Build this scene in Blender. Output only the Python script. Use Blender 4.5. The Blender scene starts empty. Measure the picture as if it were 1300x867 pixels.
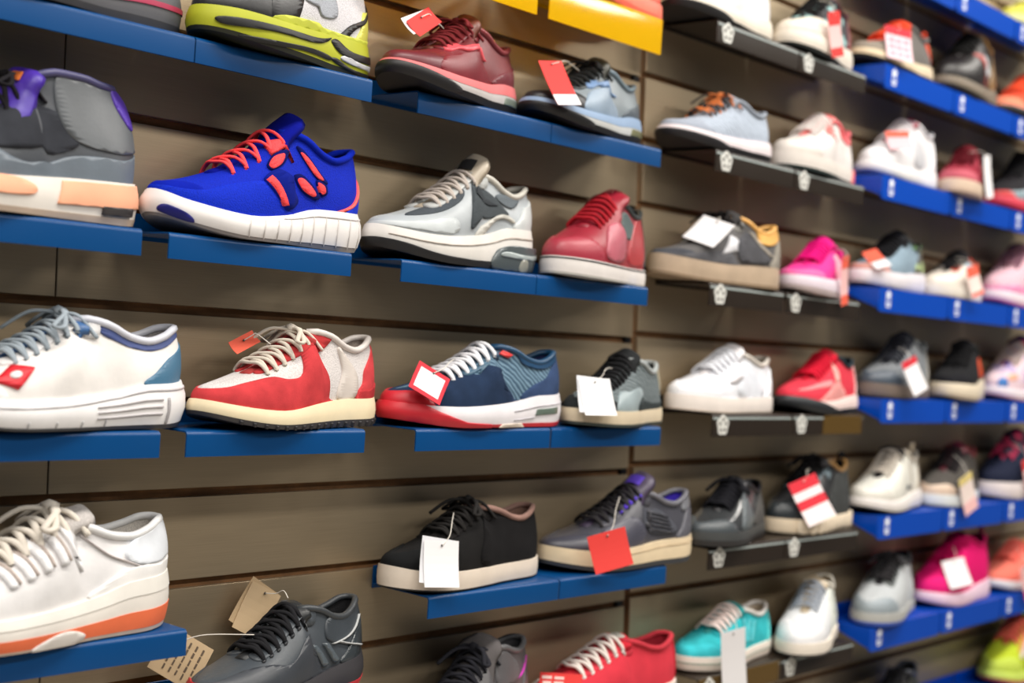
import bpy, math, random
import numpy as np
from mathutils import Matrix, Vector
from mathutils.geometry import delaunay_2d_cdt

SC = bpy.context.scene
COL = SC.collection
R = math.radians

# ------------------------------------------------------------------ camera
FPX, CAMD = 1797.6, 1.298                 # focal length in pixels of a 1300 wide frame; distance to the wall
YAW, PITCH, ROLL = R(48.373), R(1.369), R(1.896)
CAMZ = 0.0                                # the camera's height is the zero of the scene (about 1.4 m over the floor)
cam_d = bpy.data.cameras.new('camera')
cam = bpy.data.objects.new('camera', cam_d)
COL.objects.link(cam)
cam_d.sensor_width = 36.0
cam_d.lens = FPX / 1300.0 * 36.0
cam_d.clip_start, cam_d.clip_end = 0.05, 60
_f = Vector((math.sin(YAW) * math.cos(PITCH), math.cos(YAW) * math.cos(PITCH), math.sin(PITCH)))
_r0 = Vector((math.cos(YAW), -math.sin(YAW), 0))
_u0 = _r0.cross(_f)
_r = math.cos(ROLL) * _r0 + math.sin(ROLL) * _u0
_u = -math.sin(ROLL) * _r0 + math.cos(ROLL) * _u0
cam.matrix_world = Matrix(((_r.x, _u.x, -_f.x, 0), (_r.y, _u.y, -_f.y, -CAMD), (_r.z, _u.z, -_f.z, CAMZ), (0, 0, 0, 1)))
cam_d.dof.use_dof = True
cam_d.dof.focus_distance = 1.56
cam_d.dof.aperture_fstop = 3.2
SC.camera = cam

# ------------------------------------------------------------------ light
world = bpy.data.worlds.new('shop_air'); SC.world = world
world.use_nodes = True
bg = world.node_tree.nodes['Background']
bg.inputs[0].default_value = (0.93, 0.96, 1.0, 1)
bg.inputs[1].default_value = 0.11
def ceiling_lamp(x, y, sx, sy, watt, col=(1.0, 0.95, 0.88)):
    ld = bpy.data.lights.new('ceiling_lamp', 'AREA'); ld.shape = 'RECTANGLE'
    ld.size, ld.size_y, ld.energy, ld.color = sx, sy, watt, col
    o = bpy.data.objects.new('ceiling_lamp', ld); COL.objects.link(o)
    o.location = (x, y, 1.55)
    return o
for lx in (-0.6, 0.9, 2.4, 3.9):
    ceiling_lamp(lx, -0.85, 1.1, 0.3, 26)
    ceiling_lamp(lx, -2.3, 1.1, 0.3, 26)
SC.view_settings.view_transform = 'Standard'
SC.view_settings.look = 'None'
SC.view_settings.gamma = 1.0
SC.view_settings.use_curve_mapping = False
SC.view_settings.exposure = 0.0

# ------------------------------------------------------------------ materials
def lin(c):
    out = []
    for v in c:
        v = v / 255.0
        out.append(v / 12.92 if v <= 0.04045 else ((v + 0.055) / 1.055) ** 2.4)
    return (*out, 1.0)
_mats = {}
def M(kind, c, c2=None):
    key = (kind, tuple(c), None if c2 is None else tuple(c2))
    if key in _mats: return _mats[key]
    m = bpy.data.materials.new('%s_%02x%02x%02x' % (kind, int(c[0]), int(c[1]), int(c[2])))
    m.use_nodes = True
    nt = m.node_tree; nd = nt.nodes; lk = nt.links
    p = nd['Principled BSDF']
    base = lin(c)
    tc = nd.new('ShaderNodeTexCoord')
    def noise(scale, detail=3.0):
        n = nd.new('ShaderNodeTexNoise'); n.inputs['Scale'].default_value = scale
        n.inputs['Detail'].default_value = detail
        lk.new(tc.outputs['Object'], n.inputs['Vector']); return n
    def bump(src, strength, dist):
        b = nd.new('ShaderNodeBump'); b.inputs['Strength'].default_value = strength
        b.inputs['Distance'].default_value = dist
        lk.new(src, b.inputs['Height']); lk.new(b.outputs[0], p.inputs['Normal'])
    def vary(n, lo, hi, other=None):
        r = nd.new('ShaderNodeValToRGB')
        a = other if other is not None else base
        r.color_ramp.elements[0].position = 0.3; r.color_ramp.elements[1].position = 0.7
        r.color_ramp.elements[0].color = (*[v * lo for v in a[:3]], 1)
        r.color_ramp.elements[1].color = (*[min(1, v * hi) for v in base[:3]], 1)
        lk.new(n, r.inputs[0]); lk.new(r.outputs[0], p.inputs['Base Color'])
    p.inputs['Base Color'].default_value = base
    if kind == 'leather':
        p.inputs['Roughness'].default_value = 0.42
        n = noise(260); bump(n.outputs[0], 0.25, 0.0006); n2 = noise(22); vary(n2.outputs[0], 0.86, 1.08)
    elif kind == 'patent':
        p.inputs['Roughness'].default_value = 0.2
        n = noise(60); bump(n.outputs[0], 0.15, 0.001)
    elif kind == 'suede':
        p.inputs['Roughness'].default_value = 0.95
        p.inputs['Specular IOR Level'].default_value = 0.15
        n = noise(45, 6); vary(n.outputs[0], 0.78, 1.12); n2 = noise(900); bump(n2.outputs[0], 0.4, 0.0008)
    elif kind == 'mesh':
        p.inputs['Specular IOR Level'].default_value = 0.18
        p.inputs['Roughness'].default_value = 0.8
        v = nd.new('ShaderNodeTexVoronoi'); v.inputs['Scale'].default_value = 760
        lk.new(tc.outputs['Object'], v.inputs['Vector'])
        vary(v.outputs['Distance'], 1.06, 0.82) if c2 is None else vary(v.outputs['Distance'], 1.0, 1.0, lin(c2))
        bump(v.outputs['Distance'], 0.5, 0.001)
    elif kind == 'knit':
        p.inputs['Specular IOR Level'].default_value = 0.18
        p.inputs['Roughness'].default_value = 0.85
        w = nd.new('ShaderNodeTexWave'); w.inputs['Scale'].default_value = 62; w.inputs['Distortion'].default_value = 3.5
        w.inputs['Detail'].default_value = 2
        w.bands_direction = 'DIAGONAL'
        lk.new(tc.outputs['Object'], w.inputs['Vector'])
        vary(w.outputs['Fac'], 1.0 if c2 is not None else 0.66, 1.06, None if c2 is None else lin(c2))
        bump(w.outputs['Fac'], 0.5, 0.0012)
    elif kind == 'multi':
        p.inputs['Roughness'].default_value = 0.7
        v = nd.new('ShaderNodeTexVoronoi'); v.inputs['Scale'].default_value = 75
        lk.new(tc.outputs['Object'], v.inputs['Vector'])
        sp = nd.new('ShaderNodeSeparateColor'); lk.new(v.outputs['Color'], sp.inputs[0])
        r = nd.new('ShaderNodeValToRGB'); r.color_ramp.interpolation = 'CONSTANT'
        r.color_ramp.elements[0].color = base; r.color_ramp.elements[1].position = 0.62
        r.color_ramp.elements[1].color = lin(c2)
        lk.new(sp.outputs[0], r.inputs[0]); lk.new(r.outputs[0], p.inputs['Base Color'])
    elif kind == 'canvas':
        p.inputs['Specular IOR Level'].default_value = 0.18
        p.inputs['Roughness'].default_value = 0.9
        ck = nd.new('ShaderNodeTexChecker'); ck.inputs['Scale'].default_value = 900
        lk.new(tc.outputs['Object'], ck.inputs['Vector']); bump(ck.outputs['Fac'], 0.3, 0.0005)
        n2 = noise(30); vary(n2.outputs[0], 0.9, 1.06)
    elif kind == 'rubber':
        p.inputs['Roughness'].default_value = 0.5
        n2 = noise(35, 5); vary(n2.outputs[0], 0.88, 1.04)
    elif kind == 'foam':
        p.inputs['Roughness'].default_value = 0.62
        n2 = noise(28, 5); vary(n2.outputs[0], 0.9, 1.03); n = noise(700); bump(n.outputs[0], 0.15, 0.0005)
    elif kind == 'lace':
        p.inputs['Specular IOR Level'].default_value = 0.18
        p.inputs['Roughness'].default_value = 0.85
        n = noise(800); bump(n.outputs[0], 0.5, 0.0006)
    elif kind == 'bubble':
        p.inputs['Roughness'].default_value = 0.12
        p.inputs['Transmission Weight'].default_value = 0.55
        p.inputs['IOR'].default_value = 1.3
    elif kind == 'paper':
        p.inputs['Roughness'].default_value = 0.75
    elif kind == 'print':
        p.inputs['Roughness'].default_value = 0.7
    elif kind == 'enamel':                        # painted sheet steel of the shelves
        p.inputs['Specular IOR Level'].default_value = 0.32
        p.inputs['Roughness'].default_value = 0.33
        n = noise(14, 2)
        mr = nd.new('ShaderNodeMapRange'); mr.inputs[3].default_value = 0.26; mr.inputs[4].default_value = 0.42
        lk.new(n.outputs[0], mr.inputs[0]); lk.new(mr.outputs[0], p.inputs['Roughness'])
    elif kind == 'plastic':
        p.inputs['Specular IOR Level'].default_value = 0.35
        p.inputs['Roughness'].default_value = 0.28
    elif kind == 'chrome':
        p.inputs['Roughness'].default_value = 0.3; p.inputs['Metallic'].default_value = 0.85
    elif kind == 'acrylic':
        p.inputs['Roughness'].default_value = 0.08
        p.inputs['Transmission Weight'].default_value = 0.45
        p.inputs['IOR'].default_value = 1.45
    elif kind == 'laminate':                      # brushed taupe laminate of the slat boards
        p.inputs['Metallic'].default_value = 0.68
        mp = nd.new('ShaderNodeMapping'); mp.inputs['Scale'].default_value = (3, 3, 260)
        lk.new(tc.outputs['Object'], mp.inputs['Vector'])
        n = nd.new('ShaderNodeTexNoise'); n.inputs['Scale'].default_value = 4; n.inputs['Detail'].default_value = 4
        lk.new(mp.outputs[0], n.inputs['Vector'])
        vary(n.outputs[0], 0.93, 1.05)
        mr = nd.new('ShaderNodeMapRange'); mr.inputs[3].default_value = 0.34; mr.inputs[4].default_value = 0.48
        lk.new(n.outputs[0], mr.inputs[0]); lk.new(mr.outputs[0], p.inputs['Roughness'])
    elif kind == 'fibreboard':
        p.inputs['Roughness'].default_value = 0.85
        n = noise(60, 5); vary(n.outputs[0], 0.72, 1.1)
    elif kind == 'tile':
        p.inputs['Roughness'].default_value = 0.35
        n = noise(3, 3); vary(n.outputs[0], 0.9, 1.05)
    _mats[key] = m
    return m

# ------------------------------------------------------------------ object helpers
def link(name, mesh, mat, parent=None, smooth=True):
    o = bpy.data.objects.new(name, mesh); COL.objects.link(o)
    if mat is not None and not mesh.materials: mesh.materials.append(mat)
    if smooth and len(mesh.polygons):
        mesh.polygons.foreach_set('use_smooth', [True] * len(mesh.polygons))
    if parent is not None: o.parent = parent
    return o
def mesh_of(name, V, F):
    me = bpy.data.meshes.new(name)
    me.from_pydata([tuple(map(float, v)) for v in V], [], [tuple(map(int, f)) for f in F])
    me.update()
    return me
def box_vf(x0, x1, y0, y1, z0, z1):
    V = [(x0, y0, z0), (x1, y0, z0), (x1, y1, z0), (x0, y1, z0), (x0, y0, z1), (x1, y0, z1), (x1, y1, z1), (x0, y1, z1)]
    F = [(0, 3, 2, 1), (4, 5, 6, 7), (0, 1, 5, 4), (1, 2, 6, 5), (2, 3, 7, 6), (3, 0, 4, 7)]
    return V, F
def bevelled_box(name, x0, x1, y0, y1, z0, z1, b, mat, parent=None):
    import bmesh
    V, F = box_vf(x0, x1, y0, y1, z0, z1)
    me = mesh_of(name, V, F)
    bm = bmesh.new(); bm.from_mesh(me)
    bmesh.ops.bevel(bm, geom=list(bm.edges), offset=b, segments=1, affect='EDGES', profile=0.5)
    bm.to_mesh(me); bm.free()
    return link(name, me, mat, parent, smooth=False)
def extrude_poly(name, pts, y0, y1, mat, parent=None):
    """a polygon in x,z pushed from y0 (front) to y1"""
    n = len(pts)
    V = [(x, y0, z) for x, z in pts] + [(x, y1, z) for x, z in pts]
    F = [tuple(range(n)), tuple(range(2 * n - 1, n - 1, -1))] + [(i, i + n, (i + 1) % n + n, (i + 1) % n) for i in range(n)]
    return link(name, mesh_of(name, V, F), mat, parent, smooth=False)
def empty(name, label, cat, group=None):
    o = bpy.data.objects.new(name, None); COL.objects.link(o)
    o.empty_display_size = 0.03
    o['label'] = label; o['category'] = cat
    if group: o['group'] = group
    return o
def text_mesh(name, s, size, mat, parent, depth=0.0003):
    cu = bpy.data.curves.new('t', 'FONT'); cu.body = s; cu.size = size; cu.extrude = depth
    cu.align_x = 'CENTER'; cu.align_y = 'CENTER'
    t = bpy.data.objects.new('t', cu); COL.objects.link(t)
    me = bpy.data.meshes.new_from_object(t.evaluated_get(bpy.context.evaluated_depsgraph_get()))
    bpy.data.objects.remove(t); bpy.data.curves.remove(cu)
    me.materials.clear()
    return link(name, me, mat, parent, smooth=False)
def crom(P, n=8, closed=True):
    P = np.array(P, float); m = len(P); out = []
    for i in range(m if closed else m - 1):
        g = (lambda k: P[k % m]) if closed else (lambda k: P[min(max(k, 0), m - 1)])
        p0, p1, p2, p3 = g(i - 1), g(i), g(i + 1), g(i + 2)
        for j in range(n):
            t = j / n
            out.append(0.5 * (2 * p1 + (p2 - p0) * t + (2 * p0 - 5 * p1 + 4 * p2 - p3) * t * t + (3 * p1 - p0 - 3 * p2 + p3) * t ** 3))
    if not closed: out.append(P[-1])
    return np.array(out)
def tube_vf(path, r, seg=7, flat=1.0):
    """swept tube along path; flat<1 squeezes it along the local up"""
    P = np.array(path, float); n = len(P)
    T = np.gradient(P, axis=0); T /= (np.linalg.norm(T, axis=1, keepdims=True) + 1e-12)
    V = []; F = []
    up = np.array([0, 0, 1.0])
    for i in range(n):
        s = np.cross(T[i], up)
        if np.linalg.norm(s) < 0.1: s = np.cross(T[i], np.array([0, 1.0, 0]))
        s /= np.linalg.norm(s); b = np.cross(s, T[i])
        rr = r if np.isscalar(r) else r[i]
        for k in range(seg):
            a = 2 * math.pi * k / seg
            V.append(P[i] + s * rr * math.cos(a) + b * rr * flat * math.sin(a))
    for i in range(n - 1):
        for k in range(seg):
            k2 = (k + 1) % seg
            F.append((i * seg + k, i * seg + k2, (i + 1) * seg + k2, (i + 1) * seg + k))
    F.append(tuple(range(seg - 1, -1, -1))); F.append(tuple((n - 1) * seg + k for k in range(seg)))
    return V, F
def merge_vf(parts):
    V = []; F = []
    for v, f in parts:
        o = len(V); V += [tuple(p) for p in v]; F += [tuple(i + o for i in q) for q in f]
    return V, F

# ------------------------------------------------------------------ the wall of slat boards
G1, GH = 0.0643, 0.0095         # upper edge of one groove, height of a groove
FLOOR_Z, TOP_Z = -1.40, 1.42
wall = link('wall_back', mesh_of('wall_back', *box_vf(-0.9, 5.2, 0.0085, 0.09, FLOOR_Z, TOP_Z)), M('fibreboard', (122, 86, 52)), smooth=False)
wall['kind'] = 'structure'
fl = link('floor', mesh_of('floor', *box_vf(-0.9, 5.2, -3.6, 0.09, FLOOR_Z - 0.05, FLOOR_Z)), M('tile', (186, 178, 166)), smooth=False)
fl['kind'] = 'structure'
LAM = M('laminate', (186, 167, 138))
SEAM = [-0.222, 0.763, 1.745, 2.727, 3.709, 4.69]
# (left, right, groove offset, thin seam at the left)
PANELS = [(-0.222, 0.7622, 0.0), (0.7638, 1.7372, 0.0), (1.7512, 2.726, 0.0106), (2.7275, 3.708, 0.0106), (3.7095, 4.69, 0.0106)]
for px0, px1, dz in PANELS:
    k = -15
    w = px1 - px0
    V, F = box_vf(0, w, 0.0, 0.009, -0.0905 / 2, 0.0905 / 2)
    import bmesh
    me = mesh_of('slat', V, F)
    bm = bmesh.new(); bm.from_mesh(me)
    bmesh.ops.bevel(bm, geom=[e for e in bm.edges if abs(e.verts[0].co.y) < 1e-6 and abs(e.verts[1].co.y) < 1e-6], offset=0.0006, segments=1, affect='EDGES', profile=0.5)
    bm.to_mesh(me); bm.free()
    for k in range(-14, 14):
        zc = G1 + dz + 0.1 * k + 0.0905 / 2
        if zc + 0.046 > TOP_Z or zc - 0.046 < FLOOR_Z: continue
        o = link('slat', me, LAM, wall, smooth=False)
        o.location = (px0, 0, zc)
for k in range(-6, 7):            # black plastic ends of the groove inserts at the joint
    zt = G1 + 0.1 * k
    e = bevelled_box('groove_end', 1.722, 1.7372, 0.002, 0.0085, zt - GH + 0.0006, zt - 0.0006, 0.0008, M('plastic', (18, 17, 18)), wall)

# ------------------------------------------------------------------ shelves
TILT = R(2.5)
SHELF_BLUE, SHELF_SKY, SHELF_BLACK = M('enamel', (0, 66, 122)), M('plastic', (0, 70, 180)), M('enamel', (40, 32, 25))
GOLD_BAND = M('enamel', (88, 66, 26))
def flower(mat, r):
    """small rosette of five lobes with a ring of holes, as the badge of the black shelves"""
    pts = []
    for i in range(50):
        a = 2 * math.pi * i / 50 + math.pi / 2
        rr = r * (0.92 + 0.08 * math.cos(5 * (a - math.pi / 2)))
        pts.append((rr * math.cos(a), rr * math.sin(a)))
    return pts
def shelf(kind, x0, x1, zf, label, group, roll=0.0, hide_badge=False, band=False):
    w = x1 - x0
    name = {'blue': 'shoe_shelf', 'sky': 'shoe_shelf', 'black': 'shoe_shelf', 'yellow': 'shoe_shelf'}[kind]
    t = empty(name, label, 'shelf', group)
    t.location = (x0 + w / 2, -0.10, zf); t.rotation_mode = 'ZYX'
    t.rotation_euler = (TILT, -roll, 0)
    h = w / 2 - 0.0008
    mat = {'blue': SHELF_BLUE, 'sky': SHELF_SKY, 'black': SHELF_BLACK, 'yellow': M('acrylic', (255, 204, 8))}[kind]
    th = 0.0018 if kind in ('blue', 'black') else 0.003
    lip = {'blue': 0.0265, 'black': 0.034, 'sky': 0.043, 'yellow': 0.052}[kind]
    bevelled_box('plate', -h, h, 0.0 if kind == 'sky' else 0.006, 0.0975, -th, 0, 0.0002, mat, t)
    if kind == 'sky':
        r = 0.010
        pts = [(-h, 0.0), (h, 0.0)]
        pts += [(h - r + r * math.cos(a), -lip + r + r * math.sin(a)) for a in np.linspace(0, -math.pi / 2, 5)]
        pts += [(-h + r + r * math.cos(a), -lip + r + r * math.sin(a)) for a in np.linspace(-math.pi / 2, -math.pi, 5)]
        extrude_poly('front_lip', pts[::-1], -0.004, 0.0, mat, t)
        for sx in (-h, h - 0.003):               # tapering side webs
            V = [(sx, 0.0, -th), (sx, 0.09, -th), (sx, 0.0, -0.036), (sx + 0.003, 0.0, -th), (sx + 0.003, 0.09, -th), (sx + 0.003, 0.0, -0.036)]
            F = [(0, 1, 2), (5, 4, 3), (0, 3, 4, 1), (1, 4, 5, 2), (2, 5, 3, 0)]
            link('side_web', mesh_of('side_web', V, F), mat, t, smooth=False)
    else:
        # folded sheet: rounded bend, then the lip hanging down
        r, thk = 0.0048, 0.0018
        prof = [(0.006, 0.0)] + [(-0.0024 + r + r * math.cos(q), -r + r * math.sin(q)) for q in np.linspace(math.pi / 2, math.pi, 6)] + [(-0.0024, -lip), (-0.0024 + thk, -lip)]
        prof += [(-0.0024 + r + (r - thk) * math.cos(q), -r + (r - thk) * math.sin(q)) for q in np.linspace(math.pi, math.pi / 2, 6)] + [(0.006, -thk)]
        n = len(prof)
        V = [(-h, y, z) for y, z in prof] + [(h, y, z) for y, z in prof]
        F = [(i, (i + 1) % n, (i + 1) % n + n, i + n) for i in range(n)] + [tuple(range(n))[::-1], tuple(range(n, 2 * n))]
        lo = link('front_lip', mesh_of('front_lip', V, F), mat, t, smooth=True)
        lo.data.set_sharp_from_angle(angle=R(35))
    # back upstand and the hook that goes into the groove
    bevelled_box('hook', -h, h, 0.0970, 0.0990, -0.006, 0.022, 0.0004, mat, t)
    if kind == 'black': bevelled_box('edge_strip', -h + .001, h - .001, -0.0030, -0.0022, -0.0076, -0.0046, 0.0003, M('print', (160, 170, 168)), t)  # thin pale strip along the upper front edge of the black lip
    if kind == 'black' and not hide_badge:
        b = extrude_poly('badge', flower(None, 0.0165), -0.0036, -0.0024, M('print', (214, 214, 208)), t)
        b.location = (-h + 0.028, 0, -0.0165)
        for i in range(5):
            a = 2 * math.pi * i / 5 + math.pi / 2
            d = extrude_poly('badge_petal', [(0.0026 * math.cos(q), 0.0030 * math.sin(q)) for q in np.linspace(0, 2 * math.pi, 9)[:-1]], -0.0041, -0.0036, M('print', (96, 92, 88)), b)
            d.location = (0.0088 * math.cos(a), 0, 0.0088 * math.sin(a))
    if band:
        bevelled_box('gold_strip', -h + 0.10 if band == 1 else -h, h - 0.004, -0.0034, -0.0024, -lip + 0.001, -0.001, 0.0003, GOLD_BAND, t)  # gold-brown strip laid over the front of the lip
    if kind == 'sky':
        # pale printed mark near the left end: a small figure over two short lines
        wm = M('print', (236, 240, 248))
        x = -h + 0.036
        pts = [(1.25 * a, 1.15 * b) for a, b in [(0, .011), (.0035, .0065), (.0085, .0065), (.005, .0015), (.007, -.0045), (0, -.0015), (-.007, -.0045), (-.005, .0015), (-.0085, .0065), (-.0035, .0065)]]
        m = extrude_poly('printed_mark', [(x + a, -0.0155 + b) for a, b in pts][::-1], -0.0046, -0.004, wm, t)
        for zz, ww in ((-0.0265, 0.0095), (-0.0325, 0.0075)):
            bevelled_box('printed_line', x - ww, x + ww, -0.0046, -0.0039, zz - 0.002, zz + 0.002, 0.0002, wm, t)
    return t

# ------------------------------------------------------------------ shoe building kit
def curve_fn(pts):
    """smooth interpolation through (x, y) points, held flat outside"""
    x = np.array([p[0] for p in pts], float); y = np.array([p[1] for p in pts], float)
    d = np.diff(y) / np.diff(x)
    m = np.zeros_like(y)
    m[1:-1] = np.where(d[:-1] * d[1:] > 0, 2 * d[:-1] * d[1:] / (d[:-1] + d[1:] + 1e-12), 0.0)
    m[0], m[-1] = d[0], d[-1]
    def f(q):
        q = np.clip(np.asarray(q, float), x[0], x[-1])
        i = np.clip(np.searchsorted(x, q) - 1, 0, len(x) - 2)
        h = x[i + 1] - x[i]; t = (q - x[i]) / h
        return ((1 + 2 * t) * (1 - t) ** 2) * y[i] + t * (1 - t) ** 2 * h * m[i] + t * t * (3 - 2 * t) * y[i + 1] + t * t * (t - 1) * h * m[i + 1]
    return f
RIDGE = {
    'runner': [(0, .150), (.06, .170), (.13, .185), (.22, .210), (.32, .248), (.42, .305), (.50, .365), (.56, .400), (.64, .385), (.73, .342), (.81, .328), (.89, .348), (.95, .378), (1, .388)],
    'court': [(0, .148), (.06, .166), (.13, .180), (.22, .200), (.32, .235), (.42, .285), (.50, .328), (.56, .345), (.64, .328), (.73, .295), (.81, .283), (.89, .298), (.95, .322), (1, .328)],
    'high': [(0, .150), (.06, .178), (.13, .205), (.22, .235), (.32, .285), (.42, .365), (.50, .440), (.57, .490), (.65, .490), (.75, .455), (.83, .440), (.90, .450), (.96, .470), (1, .475)],
    'bulky': [(0, .160), (.06, .190), (.13, .212), (.22, .245), (.32, .292), (.42, .355), (.50, .410), (.57, .435), (.64, .418), (.73, .380), (.81, .370), (.89, .390), (.95, .418), (1, .425)],
}
TONGUE_OVER = {'runner': .415, 'court': .385, 'high': .52, 'bulky': .465}
W_BASE = curve_fn([(0, .130), (.12, .142), (.33, .156), (.5, .142), (.65, .122), (.85, .116), (1, .110)])
def half_w(a):
    e = np.sqrt(np.clip(1 - (1 - np.clip(a / .26, 0, 1)) ** 2.1, 0, 1)) * np.sqrt(np.clip(1 - (1 - np.clip((1 - a) / .18, 0, 1)) ** 2.1, 0, 1))
    return W_BASE(a) * e
def a2s(a):
    a = np.asarray(a, float)
    sg = np.where(a < 0, -1.0, 1.0); q = np.abs(a)
    over = q > 1
    q2 = np.where(over, 2 - q, q)
    s = np.arccos(np.clip(1 - 2 * q2, -1, 1)) / math.pi
    return sg * np.where(over, 2 - s, s)
def fold(s):
    """signed s (toe 0, heel 1, negative or beyond 1 = far side) -> side, 0..1"""
    s = np.asarray(s, float)
    side = np.where((s < 0) | (s > 1), -1.0, 1.0)
    q = np.abs(s); q = np.where(q > 1, 2 - q, q)
    return side, np.clip(q, 0, 1)

class Form:
    def __init__(S, L, hs, sole, ridge, a_th=.54, cw=.088, wide=1.0, lean=.975, sole_out=.03, toe_in=.055):
        S.L, S.hs, S.a_th, S.cw, S.wide, S.lean, S.toe_in = L, hs, a_th, cw, wide, lean, toe_in
        S.zt = curve_fn(sole['top']); S.spring = sole.get('spring', .03); S.heel_up = sole.get('heel_up', .008)
        S.sole_out = sole_out; S.bulge = sole.get('bulge', .012); S.flare = sole.get('flare', 0.0)
        S.ridge = curve_fn(ridge)
    def zb(S, a):
        return S.spring * np.clip((.34 - a) / .34, 0, 1) ** 2 + S.heel_up * np.clip((a - .86) / .14, 0, 1) ** 2
    def ztop(S, a):
        return S.zb(a) * .75 + S.zt(a) * max(S.hs, .92)
    def plan(S, s, side, scale=1.0):
        a = (1 - np.cos(math.pi * s)) / 2
        w = half_w(a) * S.wide * scale
        shift = .012 * np.clip((.5 - a) / .5, 0, 1)          # toe turned a little inwards
        return a, -(side * w) + shift
    def normal2(S, s, side):
        e = 1e-3
        s0, s1 = np.clip(s - e, 0, 1), np.clip(s + e, 0, 1)
        a0, y0 = S.plan(s0, side); a1, y1 = S.plan(s1, side)
        tx, ty = a1 - a0, y1 - y0
        # force exact normals at the two tips
        nx, ny = side * ty, -side * tx
        n = np.sqrt(nx * nx + ny * ny) + 1e-12
        nx, ny = nx / n, ny / n
        nx = np.where(s < 1e-4, -1.0, np.where(s > 1 - 1e-4, 1.0, nx)); ny = np.where((s < 1e-4) | (s > 1 - 1e-4), 0.0, ny)
        return nx, ny
    def opening(S, x):
        q = np.clip((x - S.a_th) / (S.lean - S.a_th), 0, 1) ** .75
        return np.sqrt(np.clip(1 - (2 * q - 1) ** 2, 0, 1)) ** .85
    def top(S, s, side):
        a, y = S.plan(s, side)
        x = S.toe_in + (S.lean - S.toe_in) * a
        op = S.opening(x)
        shift = .012 * np.clip((.5 - x) / .5, 0, 1)
        return x, -side * S.cw * S.wide * op + shift, S.ridge(x) * S.hs, op
    def upper(S, s, t):
        side, s = fold(s)
        t = np.asarray(t, float)
        a, y = S.plan(s, side, .97)
        zb = S.ztop(a) - .006
        x3, y3, z3, op = S.top(s, side)
        nx, ny = S.normal2(s, side)
        H = np.maximum(z3 - zb, .02)
        o = np.clip(op * 1.3, 0, 1)
        toe = np.clip(1 - a / .2, 0, 1)
        k1 = .42 * o + (1 - o) * .62
        b1 = .10 * (1 - o) * H + .03 * o * H
        x1, y1, z1 = a + nx * b1, y + ny * b1, zb + H * k1
        f = (1 - o) * .62 + o * .12
        x2, y2 = x3 + (a - x3) * f, y3 + (y - y3) * f
        z2 = z3 - o * .36 * H
        B0, B1, B2, B3 = (1 - t) ** 3, 3 * t * (1 - t) ** 2, 3 * t * t * (1 - t), t ** 3
        X = B0 * a + B1 * x1 + B2 * x2 + B3 * x3
        Y = B0 * y + B1 * y1 + B2 * y2 + B3 * y3
        Z = B0 * zb + B1 * z1 + B2 * z2 + B3 * z3
        return np.stack([(X - .5) * S.L, Y * S.L, Z * S.L], -1)
    def sole(S, s, t):
        side, s = fold(s)
        t = np.asarray(t, float)
        a, y = S.plan(s, side, 1.0)
        nx, ny = S.normal2(s, side)
        o = S.sole_out * .35 + S.bulge * np.sin(math.pi * np.clip(t, 0, 1)) + S.flare * (1 - t)
        z0, z1 = S.zb(a), S.ztop(a)
        X, Y, Z = a + nx * o, y + ny * o, z0 + (z1 - z0) * t
        return np.stack([(X - .5) * S.L, Y * S.L, Z * S.L], -1)
    def ridge_pt(S, a, up=0.0):
        shift = .012 * np.clip((.5 - a) / .5, 0, 1)
        return np.array([(a - .5) * S.L, float(shift) * S.L, float(S.ridge(a)) * S.hs * S.L + up])

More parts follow.
